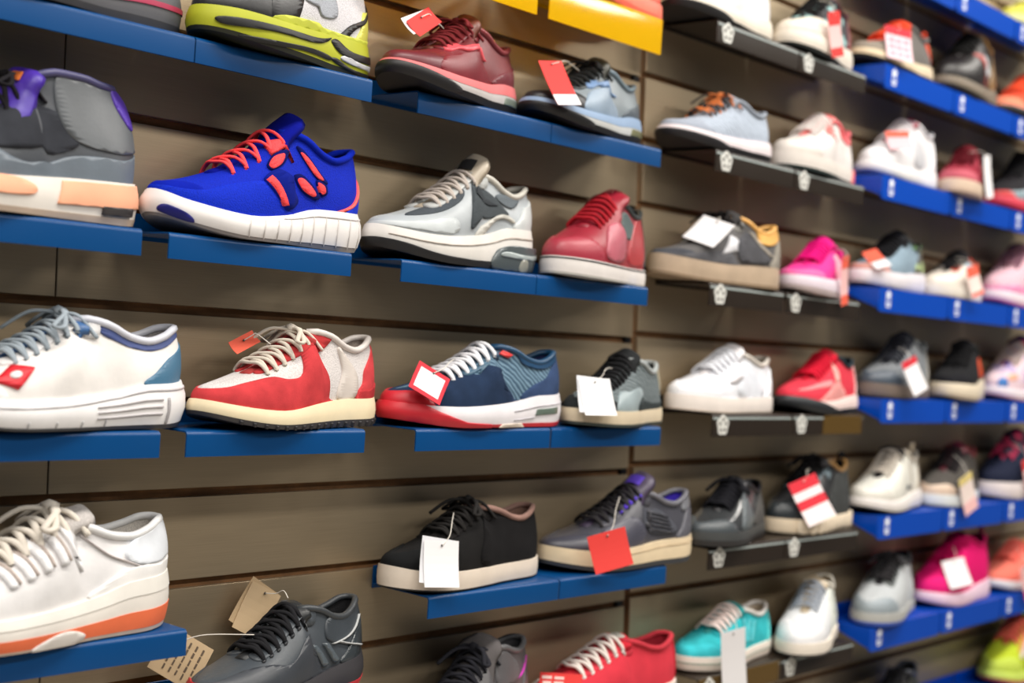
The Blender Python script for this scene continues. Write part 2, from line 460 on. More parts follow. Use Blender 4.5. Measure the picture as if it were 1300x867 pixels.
def grid_vf(fn, ss, tt, close_top=False):
    s, t = np.meshgrid(ss, tt, indexing='ij')
    P = fn(s.ravel(), t.ravel()); n = len(tt)
    F = []
    for i in range(len(ss) - 1):
        for j in range(n - 1):
            F.append((i * n + j, (i + 1) * n + j, (i + 1) * n + j + 1, i * n + j + 1))
    return P, F
def patch_vf(fn, poly, off, smooth=True, edge=.045, skirt=True):
    """a panel whose outline is given in (a, t), laid on a surface with its own thickness"""
    P = np.array([(float(a2s(a)), t) for a, t in poly])
    if smooth: P = crom(P, 5)
    # resample the outline
    out = []
    m = len(P)
    for i in range(m):
        p, q = P[i], P[(i + 1) % m]
        k = max(1, int(math.ceil(math.hypot(q[0] - p[0], (q[1] - p[1]) * .5) / edge)))
        for j in range(k): out.append(p + (q - p) * j / k)
    P = np.array(out); m = len(P)
    lo, hi = P.min(0), P.max(0)
    gx = np.arange(lo[0] + edge * .5, hi[0], edge); gy = np.arange(lo[1] + edge, hi[1], edge * 1.8)
    pts = [Vector((p[0], p[1])) for p in P]
    for i, x in enumerate(gx):
        for yv in gy + (edge * .9 if i % 2 else 0): pts.append(Vector((x, yv)))
    res = delaunay_2d_cdt(pts, [], [list(range(m))], 1, 1e-5)
    vv = np.array([(v.x, v.y) for v in res[0]]); ff = [tuple(f) for f in res[2]]
    vv[:, 1] = np.clip(vv[:, 1], 0, 1)
    e = 2e-3
    def at(q):
        s, t = q[:, 0], np.clip(q[:, 1], 0, 1)
        p = fn(s, t)
        ds = fn(s + e, t) - fn(s - e, t)
        dt = fn(s, np.clip(t + e, 0, 1)) - fn(s, np.clip(t - e, 0, 1))
        n = np.cross(ds, dt); n /= (np.linalg.norm(n, axis=1, keepdims=True) + 1e-12)
        c = p * np.array([1.0, 0, 0]) * .8 + np.array([0, 0, .2 * p[:, 2].mean()])
        sg = np.sign(np.sum(n * (p - c), axis=1)); sg[sg == 0] = 1
        return p, n * sg[:, None]
    p, n = at(vv)
    top = p + n * off
    # orient faces outwards
    F = []
    for f in ff:
        fn_ = np.cross(top[f[1]] - top[f[0]], top[f[2]] - top[f[0]])
        F.append(f if np.dot(fn_, n[f[0]]) >= 0 else f[::-1])
    V = list(top)
    if skirt:
        cnt = {}
        for f in F:
            for i in range(len(f)):
                a, b = f[i], f[(i + 1) % len(f)]
                cnt[(a, b)] = 1
        rim = [(a, b) for (a, b) in cnt if (b, a) not in cnt]
        idx = {}
        for a, b in rim:
            for q in (a, b):
                if q not in idx:
                    idx[q] = len(V); V.append(p[q] - n[q] * .0006)
        for a, b in rim: F.append((b, a, idx[a], idx[b]))
    return V, F
def ring_vf(fm, t0, t1, out, n=56, k=4):
    """one layer of a sole, closed above and below"""
    ss = np.linspace(0, 2, n, endpoint=False)
    rows = []
    e = out
    for t in np.linspace(t0, t1, k):
        p = fm.sole(ss, np.full(n, t))
        side, q = fold(ss); nx, ny = fm.normal2(q, side)
        p = p + np.stack([nx, ny, nx * 0], -1) * e
        rows.append(p)
    V = list(np.concatenate(rows)); F = []
    for r in range(k - 1):
        for i in range(n):
            j = (i + 1) % n
            F.append((r * n + i, r * n + j, (r + 1) * n + j, (r + 1) * n + i))
    for base, flip in ((0, False), ((k - 1) * n, True)):
        for i in range(n // 2):
            a, b, c, d = base + i, base + i + 1, base + (n - i - 1) % n, base + (n - i) % n
            f = [a, b, c, d] if i else [a, b, c]
            f = list(dict.fromkeys(f))
            if len(f) >= 3: F.append(tuple(f[::-1] if not flip else f))
    F = [f[::-1] for f in F]
    return V, F

def build_shoe(key, label, place, kind='runner', upper=None, lining=None, tongue=None, collar=None, laces=None, lace_n=6,
               sole=None, layers=None, panels=(), sole_panels=(), group=None, a_th=.54, cw=.088, wide=1.0, ridge=None,
               tongue_top=(.53, .50), lace_a=(.29, .52), lace_t=.67, lace_r=.0026, bow=False, pull=None, eyelets=None, lace_style='cross',
               tongue_logo=None, name='sneaker', extra=None, cat='shoe', far=False, lean=.975, tongue_w=.029, sole_out=.03):
    X, Y, Z, L, hs, rz = place
    root = empty(name, label, cat, group)
    root.location = (X, Y, Z); root.rotation_mode = 'ZYX'; root.rotation_euler = (TILT, 0, R(rz))
    sole = sole or dict(top=[(0, .085), (.15, .09), (.4, .095), (.7, .115), (1, .125)])
    fm = Form(L, hs, sole, ridge or RIDGE[kind], a_th=a_th, cw=cw, wide=wide, lean=lean, sole_out=sole_out)
    root_fm[key] = (root, fm)
    k = 1 if not far else .6
    # upper
    ns = int(100 * k) // 2 * 2
    P, F = grid_vf(fm.upper, np.linspace(0, 2, ns + 1), np.linspace(0, 1, int(28 * k)))
    F = [f[::-1] for f in F]
    link('upper', mesh_of('upper', P, F), upper, root)
    # sole layers
    for (nm, t0, t1, out, mat) in layers:
        V, F = ring_vf(fm, t0, t1, out * 1.0, n=int(64 * k) // 4 * 4)
        o = link(nm, mesh_of(nm, V, F), mat, root)
        me = o.data
        try: me.set_sharp_from_angle(angle=R(40))
        except Exception: pass
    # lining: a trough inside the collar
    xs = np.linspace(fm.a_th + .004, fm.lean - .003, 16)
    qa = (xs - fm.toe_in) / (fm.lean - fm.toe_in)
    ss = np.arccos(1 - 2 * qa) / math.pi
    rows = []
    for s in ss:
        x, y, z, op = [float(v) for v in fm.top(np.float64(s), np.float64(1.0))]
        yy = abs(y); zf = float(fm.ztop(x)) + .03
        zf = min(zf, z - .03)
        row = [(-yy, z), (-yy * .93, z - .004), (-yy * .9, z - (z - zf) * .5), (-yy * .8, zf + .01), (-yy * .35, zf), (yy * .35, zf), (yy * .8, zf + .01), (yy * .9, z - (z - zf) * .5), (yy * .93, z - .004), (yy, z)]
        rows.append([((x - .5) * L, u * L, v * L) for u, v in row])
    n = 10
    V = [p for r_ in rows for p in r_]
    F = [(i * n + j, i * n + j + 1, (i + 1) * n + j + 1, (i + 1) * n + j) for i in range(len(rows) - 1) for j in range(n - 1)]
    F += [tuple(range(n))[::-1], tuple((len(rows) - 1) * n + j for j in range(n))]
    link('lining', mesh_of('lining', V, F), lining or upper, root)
    # padded rim
    if collar is not None:
        sc = np.linspace(float(ss[0]), 2 - float(ss[0]), 44)
        path = []
        for s in sc:
            sd, q = fold(s)
            x, y, z, op = [float(v) for v in fm.top(q, sd)]
            path.append(((x - .5) * L, y * L, z * L))
        V, F = tube_vf(path, .0042 * L / .29, 7)
        link('collar', mesh_of('collar', V, F), collar, root)
    # tongue
    tt = np.array([tongue_top[0] + .05, (float(fm.ridge(.56)) + (.8 if not far else .45) * (tongue_top[1] - TONGUE_OVER[kind])) * hs])
    a0 = lace_a[0] - .03
    base = [(a, float(fm.ridge(a)) * hs) for a in np.linspace(a0, fm.a_th - .03, 8)]
    b1 = np.array(base[-1]); dirn = np.array(base[-1]) - np.array(base[-2]); dirn /= np.linalg.norm(dirn)
    mid = b1 + dirn * .4 * np.linalg.norm(tt - b1)
    path = np.array(base + [tuple((1 - t) ** 2 * b1 + 2 * t * (1 - t) * mid + t * t * tt) for t in (.2, .4, .6, .8, 1.0)])
    d = np.gradient(path, axis=0); d /= np.linalg.norm(d, axis=1, keepdims=True)
    nrm = np.stack([-d[:, 1], d[:, 0]], 1)
    nv = 9; V = []; F = []
    m = len(path)
    wt = tongue_w / .29
    for layer in (0, 1):
        for i in range(m):
            u = i / (m - 1)
            hw = wt * (.72 + .28 * min(1, u * 1.6)) * {0: .60, 1: .84, 2: .90, 3: .86, 4: .82, 5: .84}.get(m - 1 - i, 1.0) * wide
            for j in range(nv):
                q = -1 + 2 * j / (nv - 1)
                drop = (.075 if i < m - 6 else {6: .07, 5: .055, 4: .035, 3: .026, 2: .026, 1: .028, 0: .034}[m - 1 - i]) * q * q
                off = (.012 if layer == 0 else -.014) - drop
                pt = path[i] + nrm[i] * off
                V.append(((pt[0] - .5) * L, q * hw * L, pt[1] * L))
    for i in range(m - 1):
        for j in range(nv - 1):
            a, b, c, e = i * nv + j, i * nv + j + 1, (i + 1) * nv + j + 1, (i + 1) * nv + j
            F.append((a, e, c, b)); o2 = m * nv; F.append((a + o2, b + o2, c + o2, e + o2))
    o2 = m * nv
    for j in range(nv - 1):
        a, b = (m - 1) * nv + j, (m - 1) * nv + j + 1
        F.append((a, a + o2, b + o2, b)); F.append((j, j + 1, j + 1 + o2, j + o2))
    for i in range(m - 1):
        for j in (0, nv - 1):
            a, b = i * nv + j, (i + 1) * nv + j
            F.append((a, b, b + o2, a + o2) if j else (a, a + o2, b + o2, b))
    tg = link('tongue', mesh_of('tongue', V, F), tongue or upper, root)
    if tongue_logo is not None:
        # small patch on the tongue's upper face
        i0, i1 = m - 4, m - 2
        Vq = []
        for i in (i0, i1):
            for q in (-.45, -.15, .15, .45):
                off = .014 - .055 * q * q + .006
                pt = path[i] + nrm[i] * off
                Vq.append(((pt[0] - .5) * L, q * wt * wide * L, pt[1] * L))
        Fq = [(j, j + 4, j + 5, j + 1) for j in range(3)]
        link('tongue_patch', mesh_of('tongue_patch', Vq, Fq), tongue_logo, tg)
    # panels on the upper
    for pi, pn in enumerate(panels):
        nm, mat, poly = pn[0], pn[1], pn[2]
        opt = pn[3] if len(pn) > 3 else {}
        off = opt.get('off', .0011) + .0003 * min(pi, 7)
        parts = [patch_vf(fm.upper, poly, off, opt.get('smooth', True), .026 if not far else .045)]
        if opt.get('both'): parts.append(patch_vf(fm.upper, [(-a, t) for a, t in poly], off, opt.get('smooth', True), .026 if not far else .045))
        V, F = merge_vf(parts)
        link(nm, mesh_of(nm, V, F), mat, root)
    for pn in sole_panels:
        nm, mat, poly = pn[0], pn[1], pn[2]
        opt = pn[3] if len(pn) > 3 else {}
        V, F = patch_vf(fm.sole, poly, opt.get('off', .0012), opt.get('smooth', True), .03)
        link(nm, mesh_of(nm, V, F), mat, root)
    # laces
    if laces is not None and lace_n:
        aa = np.linspace(lace_a[0], lace_a[1], lace_n)
        parts = []
        def eye(a, side):
            return fm.upper(np.array([float(a2s(a)) * side]), np.array([lace_t]))[0]
        def arc(p, q, a, lift):
            mid = fm.ridge_pt(a, lift)
            pts = crom([p + (p - mid) * .02 - np.array([0, 0, .002]), p + np.array([0, 0, .0025]), p * .55 + mid * .45 + np.array([0, 0, .006]), mid, q * .55 + mid * .45 + np.array([0, 0, .006]), q + np.array([0, 0, .0025]), q - np.array([0, 0, .002])], 3, closed=False)
            return tube_vf(pts, lace_r * L / .29, 6, .7)
        lift = .0075 * L / .29 + .003
        for i, a in enumerate(aa):
            if lace_style == 'bar' or i == 0:
                parts.append(arc(eye(a, 1), eye(a, -1), float(a) - .005, lift))
            if lace_style == 'cross' and i < lace_n - 1:
                a2 = aa[i + 1]; am = float(a + a2) / 2
                parts.append(arc(eye(a, 1), eye(a2, -1), am, lift))
                parts.append(arc(eye(a2, 1), eye(a, -1), am, lift + .002))
        if bow:
            c = fm.ridge_pt(float(aa[-1]) - .01, lift + .001)
            s = L / .29
            for sgn, dx, ln, dr in ((-1, -.012, .034, .010), (1, -.004, .032, .0115), (-1, .012, .030, .022), (1, -.022, .028, .018)):
                e = c + np.array([dx * 2.0, sgn * ln, -dr]) * s
                if dr < .012:
                    pts = crom([c, c + np.array([dx * .3, sgn * ln * .5, .001]) * s, e + np.array([-.004, 0, -.002]) * s, e + np.array([.008, 0, -.002]) * s, c + np.array([dx * .8 + .004, sgn * ln * .45, .002]) * s, c], 4, closed=False)
                else:
                    pts = crom([c, c * .5 + e * .5 + np.array([0, 0, .009]) * s, e], 5, closed=False)
                parts.append(tube_vf(pts, lace_r * .95 * s, 6, .7))
            parts.append(tube_vf([c + np.array([-.005, 0, 0]) * s, c + np.array([0, 0, .002]) * s, c + np.array([.005, 0, 0]) * s], lace_r * 1.9 * s, 7))
        V, F = merge_vf(parts)
        link('laces', mesh_of('laces', V, F), laces, root)
        if eyelets is not None:
            for a in aa:
                q = patch_vf(fm.upper, [(a + .011 * math.cos(h), lace_t - .05 + .03 * math.sin(h)) for h in np.linspace(0, 2 * math.pi, 9)[:-1]], .0016, True, .05)
                link('eyelet', mesh_of('eyelet', *q), eyelets, root)
    if pull is not None:
        c = fm.upper(np.array([1.0]), np.array([.98]))[0]
        pts = crom([c + np.array([.001, 0, -.03]), c + np.array([.006, 0, -.008]), c + np.array([.003, 0, .014]), c + np.array([-.007, 0, .010]), c + np.array([-.006, 0, -.01])], 5, closed=False)
        link('pull_tab', mesh_of('pull_tab', *tube_vf(pts, .005, 6, .35)), pull, root)
    return root, fm
root_fm = {}

# outline helpers in (a, t)
def toe_cap(ae, t): return [(-ae, 0), (-ae * .5, 0), (0, 0), (ae * .5, 0), (ae, 0), (ae * .86, t * .45), (ae * .55, t * .85), (ae * .2, t), (-ae * .2, t), (-ae * .55, t * .85), (-ae * .86, t * .45)]
def heel_counter(a0, t0, t1, b=1.2): return [(a0, 0), (1, 0), (b, 0), (b + .03, t1 * .6), (1.08, t1), (.96, t1), ((a0 + 1) / 2, t0), (a0 + .03, t0 * .5)]
def eyestay(a0, a1, t0, t1=.95): return [(a0 - .03, t1), (a0 - .045, (t0 + t1) / 2), (a0 - .01, t0), ((a0 + a1) / 2, t0 + .04), (a1 + .04, t0 + .1), (a1 + .06, .985), (a1 + .005, .985), ((a0 + a1) / 2, .88), (a0 + .01, .86)]
def collar_band(a0, d): return [(a0, .995), (.72, .995), (.85, .995), (1, .995), (1.15, .995), (1.15, 1 - d), (1, 1 - d * 1.1), (.85, 1 - d), (.72, 1 - d * .9), (a0 + .02, 1 - d * .8)]
def mudguard(top, ae=.3): return [(-ae, 0), (0, 0)] + [(top[-1][0], 0)] + list(reversed(top)) + [(-.05, top[0][1] * .95), (-ae * .6, top[0][1] * .8)]
def swoosh(x0, t0, x1, t1): return [(x0, t0), (x0 + .02, t0 - .13), (x0 + .09, t0 - .15), ((x0 + x1) / 2, (t0 + t1) / 2 - .13), (x1, t1), ((x0 + x1) / 2 - .03, (t0 + t1) / 2 + .0), (x0 + .10, t0 - .03), (x0 + .05, t0 + .05)]
def bar(x0, t0, x1, t1, w): return [(x0, t0), (x0 + w, t0), (x1 + w, t1), (x1, t1)]
SOLE = {
    'run': dict(top=[(0, .075), (.08, .082), (.3, .085), (.55, .10), (.8, .125), (1, .135)], spring=.045, heel_up=.012),
    'flat': dict(top=[(0, .09), (.1, .09), (.4, .085), (.7, .088), (1, .095)], spring=.012, heel_up=.002, bulge=.004),
    'air': dict(top=[(0, .08), (.1, .085), (.35, .095), (.6, .115), (.8, .15), (1, .155)], spring=.05, heel_up=.01),
    'thick': dict(top=[(0, .10), (.1, .11), (.4, .12), (.7, .145), (1, .16)], spring=.03, heel_up=.01),
}

# where each shoe stands: x, y, z of its base, length, height factor, turn in degrees
PLACE = {
    's01': (0.7100, -0.0553, 0.3363, 0.2900, 1.000, 4.0),
    's02': (0.9917, -0.0641, 0.3360, 0.2764, 0.999, 13.4),
    's03': (1.2566, -0.0647, 0.3359, 0.2716, 0.902, 14.2),
    's04': (1.5269, -0.0591, 0.3362, 0.2761, 0.867, 10.2),
    's05': (1.8679, -0.0538, 0.3574, 0.2731, 0.810, 1.4),
    's06': (2.1702, -0.0555, 0.3573, 0.2770, 1.112, 8.6),
    's07': (2.4909, -0.0520, 0.3865, 0.2755, 1.000, 3.5),
    's08': (2.7410, -0.0684, 0.3858, 0.2640, 1.083, 18.7),
    's09': (3.0657, -0.0519, 0.3865, 0.2778, 1.079, 4.2),
    's10': (1.8710, -0.0515, 0.5535, 0.2750, 1.000, 4.0),
    's11': (2.1566, -0.0572, 0.5533, 0.2680, 1.000, 10.3),
    's12': (2.4521, -0.0534, 0.5874, 0.2743, 0.899, 1.8),
    's13': (2.7702, -0.0547, 0.5874, 0.2812, 1.161, 7.1),
    's14': (3.0719, -0.0520, 0.5875, 0.2753, 1.009, 4.0),
    's51': (1.5578, -0.0525, 0.5235, 0.2900, 1.000, 4.0),
    's52': (3.1077, -0.0515, 0.7885, 0.2750, 1.000, 4.0),
    's15': (0.6629, -0.0567, 0.1353, 0.2952, 0.870, 4.7),
    's16': (0.9701, -0.0564, 0.1353, 0.2893, 1.073, 5.9),
    's17': (1.2794, -0.0533, 0.1354, 0.2895, 1.019, 4.8),
    's18': (1.5575, -0.0664, 0.1349, 0.2755, 0.964, 15.8),
    's19': (1.8676, -0.0608, 0.1531, 0.2774, 0.957, -6.8),
    's20': (2.1691, -0.0630, 0.1530, 0.2611, 0.880, 14.5),
    's21': (2.4649, -0.0499, 0.1836, 0.2713, 0.931, 5.2),
    's22': (2.7418, -0.0529, 0.1835, 0.2677, 0.938, 8.6),
    's23': (3.0535, -0.0520, 0.1835, 0.2801, 1.134, 4.3),
    's24': (0.7267, -0.0592, -0.0638, 0.2918, 0.904, 4.1),
    's25': (1.0193, -0.0593, -0.0638, 0.2777, 0.956, 10.3),
    's26': (1.3231, -0.0598, -0.0638, 0.2941, 0.855, -1.4),
    's27': (1.6119, -0.0653, -0.0641, 0.2727, 0.848, 15.4),
    's28': (1.9095, -0.0499, -0.0454, 0.2747, 0.975, 3.5),
    's29': (2.2085, -0.0526, -0.0455, 0.2686, 0.918, 7.1),
    's30': (2.5025, -0.0512, -0.0175, 0.2729, 1.024, 6.9),
    's31': (2.7602, -0.0638, -0.0180, 0.2674, 1.033, 14.4),
    's32': (3.0654, -0.0516, -0.0175, 0.2758, 1.024, 4.0),
    's33': (0.7133, -0.0598, -0.2648, 0.2963, 0.858, 3.5),
    's34': (1.3222, -0.0503, -0.2644, 0.2815, 0.979, 4.3),
    's35': (1.6339, -0.0608, -0.2649, 0.2990, 0.873, -3.5),
    's36': (1.9194, -0.0610, -0.2479, 0.2608, 0.845, 14.2),
    's37': (2.1936, -0.0494, -0.2474, 0.2724, 0.983, 5.7),
    's38': (2.4747, -0.0539, -0.2276, 0.2713, 1.013, 7.9),
    's39': (2.7508, -0.0541, -0.2276, 0.2678, 0.942, 9.2),
    's40': (3.0547, -0.0518, -0.2275, 0.2794, 1.114, 4.2),
    's41': (1.0186, -0.0625, -0.3650, 0.2726, 0.904, 12.8),
    's42': (1.3249, -0.0644, -0.4650, 0.2765, 0.853, 14.4),
    's43': (1.6135, -0.0595, -0.4648, 0.2929, 0.922, -3.0),
    's44': (1.9396, -0.0488, -0.4424, 0.2664, 0.875, 5.8),
    's45': (2.1737, -0.0690, -0.4432, 0.2641, 0.905, 19.1),
    's46': (2.4668, -0.0613, -0.4269, 0.2697, 0.937, 13.5),
    's47': (2.7673, -0.0552, -0.4266, 0.2805, 1.055, 0.7),
    's48': (3.0893, -0.0512, -0.4265, 0.2689, 0.815, 3.2),
    's49': (2.5125, -0.0649, -0.6271, 0.2599, 0.799, 16.0),
    's50': (3.1028, -0.0519, -0.6265, 0.2786, 1.083, 4.4),
}

# ------------------------------------------------------------------ the shelves on the wall
BL, BK, SK = 'blue steel shoe shelves', 'black shoe shelves with a rosette badge', 'bright blue shoe shelves with a white mark'
def sb(x0, x1, z, what, roll=0.0): shelf('blue', x0, x1, z, what, BL, roll)
sb(0.603, 0.848, .333, 'dark blue metal shelf under the grey and pink soled shoe, top left')
sb(0.848, 1.092, .333, 'dark blue metal shelf under the yellow and black soled runner')
sb(1.165, 1.410, .333, 'dark blue metal shelf under the maroon leather sneaker')
sb(1.410, 1.656, .333, 'dark blue metal shelf under the black and grey sneaker with red tag')
sb(0.550, 0.795, .132, 'dark blue metal shelf under the grey high-top with peach sole')
sb(0.825, 1.070, .132, 'dark blue metal shelf under the bright blue running shoe')
sb(1.147, 1.390, .132, 'dark blue metal shelf under the silver runner')
sb(1.390, 1.634, .132, 'dark blue metal shelf under the dark red high-top')
sb(0.580, 0.825, -.067, 'dark blue metal shelf under the white runner with navy collar')
sb(0.855, 1.100, -.067, 'dark blue metal shelf under the red and white suede runner')
sb(1.180, 1.428, -.067, 'dark blue metal shelf under the navy sneaker with red toe')
sb(1.430, 1.676, -.067, 'dark blue metal shelf under the black patterned shoe with white tags')
sb(0.621, 0.866, -.268, 'dark blue metal shelf under the white and orange tennis shoe')
sb(1.211, 1.456, -.268, 'dark blue metal shelf under the black suede shoe')
sb(1.457, 1.700, -.268, 'dark blue metal shelf under the charcoal shoe with purple lining')
sb(0.872, 1.117, -.368, 'dark blue metal shelf under the black leather runner with red sole')
sb(1.205, 1.450, -.468, 'blue metal shelf under the dark grey shoe at the bottom edge')
sb(1.452, 1.697, -.468, 'blue metal shelf under the red canvas shoe at the bottom edge')
shelf('yellow', 1.130, 1.376, .52, 'empty yellow clear plastic shelf at the top edge', 'yellow plastic shelves')
shelf('yellow', 1.399, 1.650, .52, 'yellow clear plastic shelf under a coral shoe at the top edge', 'yellow plastic shelves')
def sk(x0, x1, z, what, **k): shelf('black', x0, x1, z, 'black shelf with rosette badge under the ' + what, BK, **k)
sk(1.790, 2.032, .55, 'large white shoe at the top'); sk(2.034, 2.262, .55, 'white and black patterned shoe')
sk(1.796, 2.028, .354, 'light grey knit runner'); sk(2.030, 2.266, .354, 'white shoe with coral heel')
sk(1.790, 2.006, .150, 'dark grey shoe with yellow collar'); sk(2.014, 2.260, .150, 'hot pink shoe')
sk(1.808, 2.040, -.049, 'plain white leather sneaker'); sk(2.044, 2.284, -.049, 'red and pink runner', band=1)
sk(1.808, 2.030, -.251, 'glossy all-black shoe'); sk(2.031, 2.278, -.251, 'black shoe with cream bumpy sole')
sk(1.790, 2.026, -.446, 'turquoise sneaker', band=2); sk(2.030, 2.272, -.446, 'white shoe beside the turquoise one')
SKY_ON = {(.785, 0): 'at the very top, first of its row', (.785, 1): 'at the very top, second of its row', (.785, 2): 'at the very top under a yellow shoe',
          (.584, 0): 'under the orange and grey shoe with price card', (.584, 1): 'under the black and gold shoe', (.584, 2): 'under the orange-red shoe',
          (.383, 0): 'under the white shoe with maroon tongue', (.383, 1): 'under the dark red knit shoe', (.383, 2): 'under the black shoe with red sole',
          (.180, 0): 'under the black and blue-grey runner', (.180, 1): 'under the white shoe with orange heel', (.180, 2): 'under the pale pink runner',
          (-.021, 0): 'under the grey shoe with tan sole', (-.021, 1): 'under the black shoe with orange heel', (-.021, 2): 'under the lilac and blue shoe',
          (-.231, 0): 'under the cream white runner', (-.231, 1): 'under the dark grey shoe with maroon tongue', (-.231, 2): 'under the navy and pink shoe',
          (-.430, 0): 'under the pale grey shoe with blue sole edge', (-.430, 1): 'under the magenta shoe', (-.430, 2): 'under the coral runner',
          (-.630, 0): 'under the black shoe at the bottom edge', (-.630, 1): 'beside the neon shoe at the bottom edge', (-.630, 2): 'under the neon yellow shoe'}
for (z, c), what in SKY_ON.items():
    x0 = (2.330, 2.620, 2.912)[c]; w = .286
    if c == 0 and z in (-.021, -.231): x0, w = 2.348, .268
    shelf('sky', x0, x0 + w, z, 'bright blue shelf ' + what, SK)

# ------------------------------------------------------------------ the shoes
def lea(*c): return M('leather', c)
def sue(*c): return M('suede', c)
def msh(*c): return M('mesh', c)
def rub(*c): return M('rubber', c)
def foam(*c): return M('foam', c)
def lac(*c): return M('lace', c)
def std(mid, out, h=.22): return [('outsole', 0, h, .0006, out), ('midsole', h, 1, 0, mid)]
SH = 'shoes on display on the slat wall'
def shoe(key, label, **k): return build_shoe(key, label, PLACE[key], group=SH, **k)

shoe('s01', 'grey and black shoe with pink sole line, at the top left corner', upper=lea(120, 122, 126), lining=msh(60, 60, 64), collar=lea(70, 70, 74), laces=lac(50, 50, 52),
     sole=SOLE['air'], layers=[('outsole', 0, .2, .0005, rub(62, 62, 66)), ('midsole', .2, .5, 0, foam(92, 92, 96)), ('sole_line', .5, .62, .0012, rub(168, 42, 78)), ('midsole', .62, 1, 0, foam(88, 88, 92))],
     panels=[('heel_counter', lea(150, 152, 158), heel_counter(.72, .7, .8)), ('toe_cap', lea(60, 60, 64), toe_cap(.24, .6))])
YEL = (176, 180, 30)
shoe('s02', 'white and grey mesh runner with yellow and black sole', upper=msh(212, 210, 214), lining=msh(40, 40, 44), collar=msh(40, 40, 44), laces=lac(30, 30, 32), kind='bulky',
     sole=SOLE['thick'], layers=[('outsole', 0, .16, 0, rub(40, 42, 30)), ('midsole', .16, 1, 0, foam(*YEL))],
     panels=[('toe_cap', lea(28, 28, 30), toe_cap(.30, .62)), ('side_panel', lea(34, 34, 36), [(.24, 0), (.36, 0), (.44, .5), (.40, .66), (.3, .6), (.24, .4)]), ('side_patch', msh(168, 172, 180), [(.42, .3), (.55, .2), (.68, .3), (.66, .7), (.52, .78), (.44, .6)]),
             ('heel_counter', M('leather', (206, 204, 90)), heel_counter(.84, .55, .5)), ('heel_line', rub(20, 20, 22), [(.70, 0), (.74, 0), (.86, .3), (1, .5), (1, .58), (.85, .38), (.72, .1)]), ('lower_band', foam(190, 196, 60), [(.3, 0), (.98, 0), (.98, .08), (.6, .07), (.3, .1)])],
     sole_panels=[('sole_wave', rub(24, 24, 24), [(.03, .55), (.25, .75), (.5, .78), (.62, .9), (.5, .62), (.25, .55), (.05, .3)]), ('sole_wave', rub(26, 26, 26), [(.62, .75), (.75, .45), (.98, .55), (.98, .72), (.78, .65), (.66, .9)]),
                  ('sole_wave', rub(196, 196, 200), [(.70, .36), (.85, .3), (.99, .36), (.99, .48), (.85, .42), (.72, .5)]), ('sole_wave', rub(30, 30, 28), [(.1, .1), (.4, .38), (.6, .36), (.6, .24), (.4, .24), (.15, .02)]), ('sole_wave', rub(30, 30, 28), [(.62, .28), (.8, .12), (1.0, .18), (1, .26), (.8, .2), (.66, .36)])])
MAR = (112, 30, 38)
shoe('s03', 'maroon leather sneaker with a pink hook mark and red tag on its toe', upper=lea(*MAR), lining=lea(120, 38, 40), tongue=lea(104, 50, 34), collar=lea(126, 42, 48), laces=lac(112, 34, 38), lace_n=6, kind='runner', bow=True,
     sole=SOLE['air'], layers=[('outsole', 0, .3, .0006, rub(24, 22, 24)), ('midsole', .3, .62, 0, foam(196, 190, 188)), ('midsole_top', .62, 1, .0004, foam(214, 108, 110))],
     panels=[('toe_cap', lea(98, 24, 36), toe_cap(.27, .7)), ('mudguard', lea(120, 34, 44), [(.2, 0), (.6, 0), (.56, .3), (.42, .42), (.3, .45), (.22, .4)]), ('hook_mark', lea(226, 82, 92), swoosh(.27, .70, .60, .40), dict(off=.0022)),
             ('heel_counter', lea(104, 30, 42), heel_counter(.70, .42, .44)), ('eyestay', lea(118, 36, 42), eyestay(.30, .52, .62), dict(both=True))],
     sole_panels=[('air_window', M('patent', (120, 130, 120)), [(.76, .3), (.92, .3), (.93, .55), (.77, .55)], dict(smooth=False)), ('toe_guard', rub(26, 24, 26), [(-.2, 0), (0, 0), (.24, .0), (.30, .35), (.12, .7), (0, .8), (-.12, .7), (-.2, .3)])])
shoe('s04', 'black and blue-grey leather sneaker with a long red and white tag', upper=lea(128, 138, 144), lining=lea(70, 78, 84), tongue=lea(58, 58, 50), collar=lea(104, 122, 132), laces=lac(28, 28, 28), bow=True,
     sole=SOLE['air'], layers=[('outsole', 0, .28, .0006, rub(24, 24, 26)), ('midsole', .28, .6, 0, foam(196, 198, 196)), ('midsole_top', .6, 1, .0004, foam(132, 156, 186))],
     panels=[('toe_cap', lea(30, 30, 34), toe_cap(.30, .78)), ('mudguard', lea(140, 158, 176), [(.26, 0), (.62, 0), (.56, .32), (.4, .48), (.3, .42)]), ('hook_mark', lea(112, 142, 182), swoosh(.34, .68, .62, .44), dict(off=.0022)),
             ('heel_counter', lea(74, 84, 92), heel_counter(.72, .40, .42)), ('eyestay', lea(60, 66, 68), eyestay(.30, .52, .62), dict(both=True))],
     sole_panels=[('air_window', M('patent', (120, 120, 90)), [(.76, .3), (.92, .3), (.93, .55), (.77, .55)], dict(smooth=False)), ('toe_guard', rub(26, 26, 28), [(-.2, 0), (0, 0), (.24, .0), (.30, .35), (.12, .6), (0, .65), (-.12, .6), (-.2, .3)])])
shoe('s05', 'light grey knit runner with black and orange laces', far=True, upper=M('knit', (186, 196, 210), (140, 150, 164)), lining=msh(20, 44, 78), collar=msh(150, 158, 170), tongue=msh(150, 156, 166), laces=M('multi', (30, 26, 30), (214, 122, 60)), bow=True,
     sole=SOLE['run'], layers=[('outsole', 0, .34, .0006, rub(26, 24, 28)), ('midsole', .34, 1, 0, foam(226, 214, 216))],
     panels=[('toe_cap', msh(164, 172, 186), toe_cap(.24, .6))], sole_panels=[('toe_guard', rub(28, 26, 30), [(-.2, 0), (0, 0), (.4, .0), (.3, .5), (.16, .62), (0, .6), (-.16, .6), (-.2, .3)])])
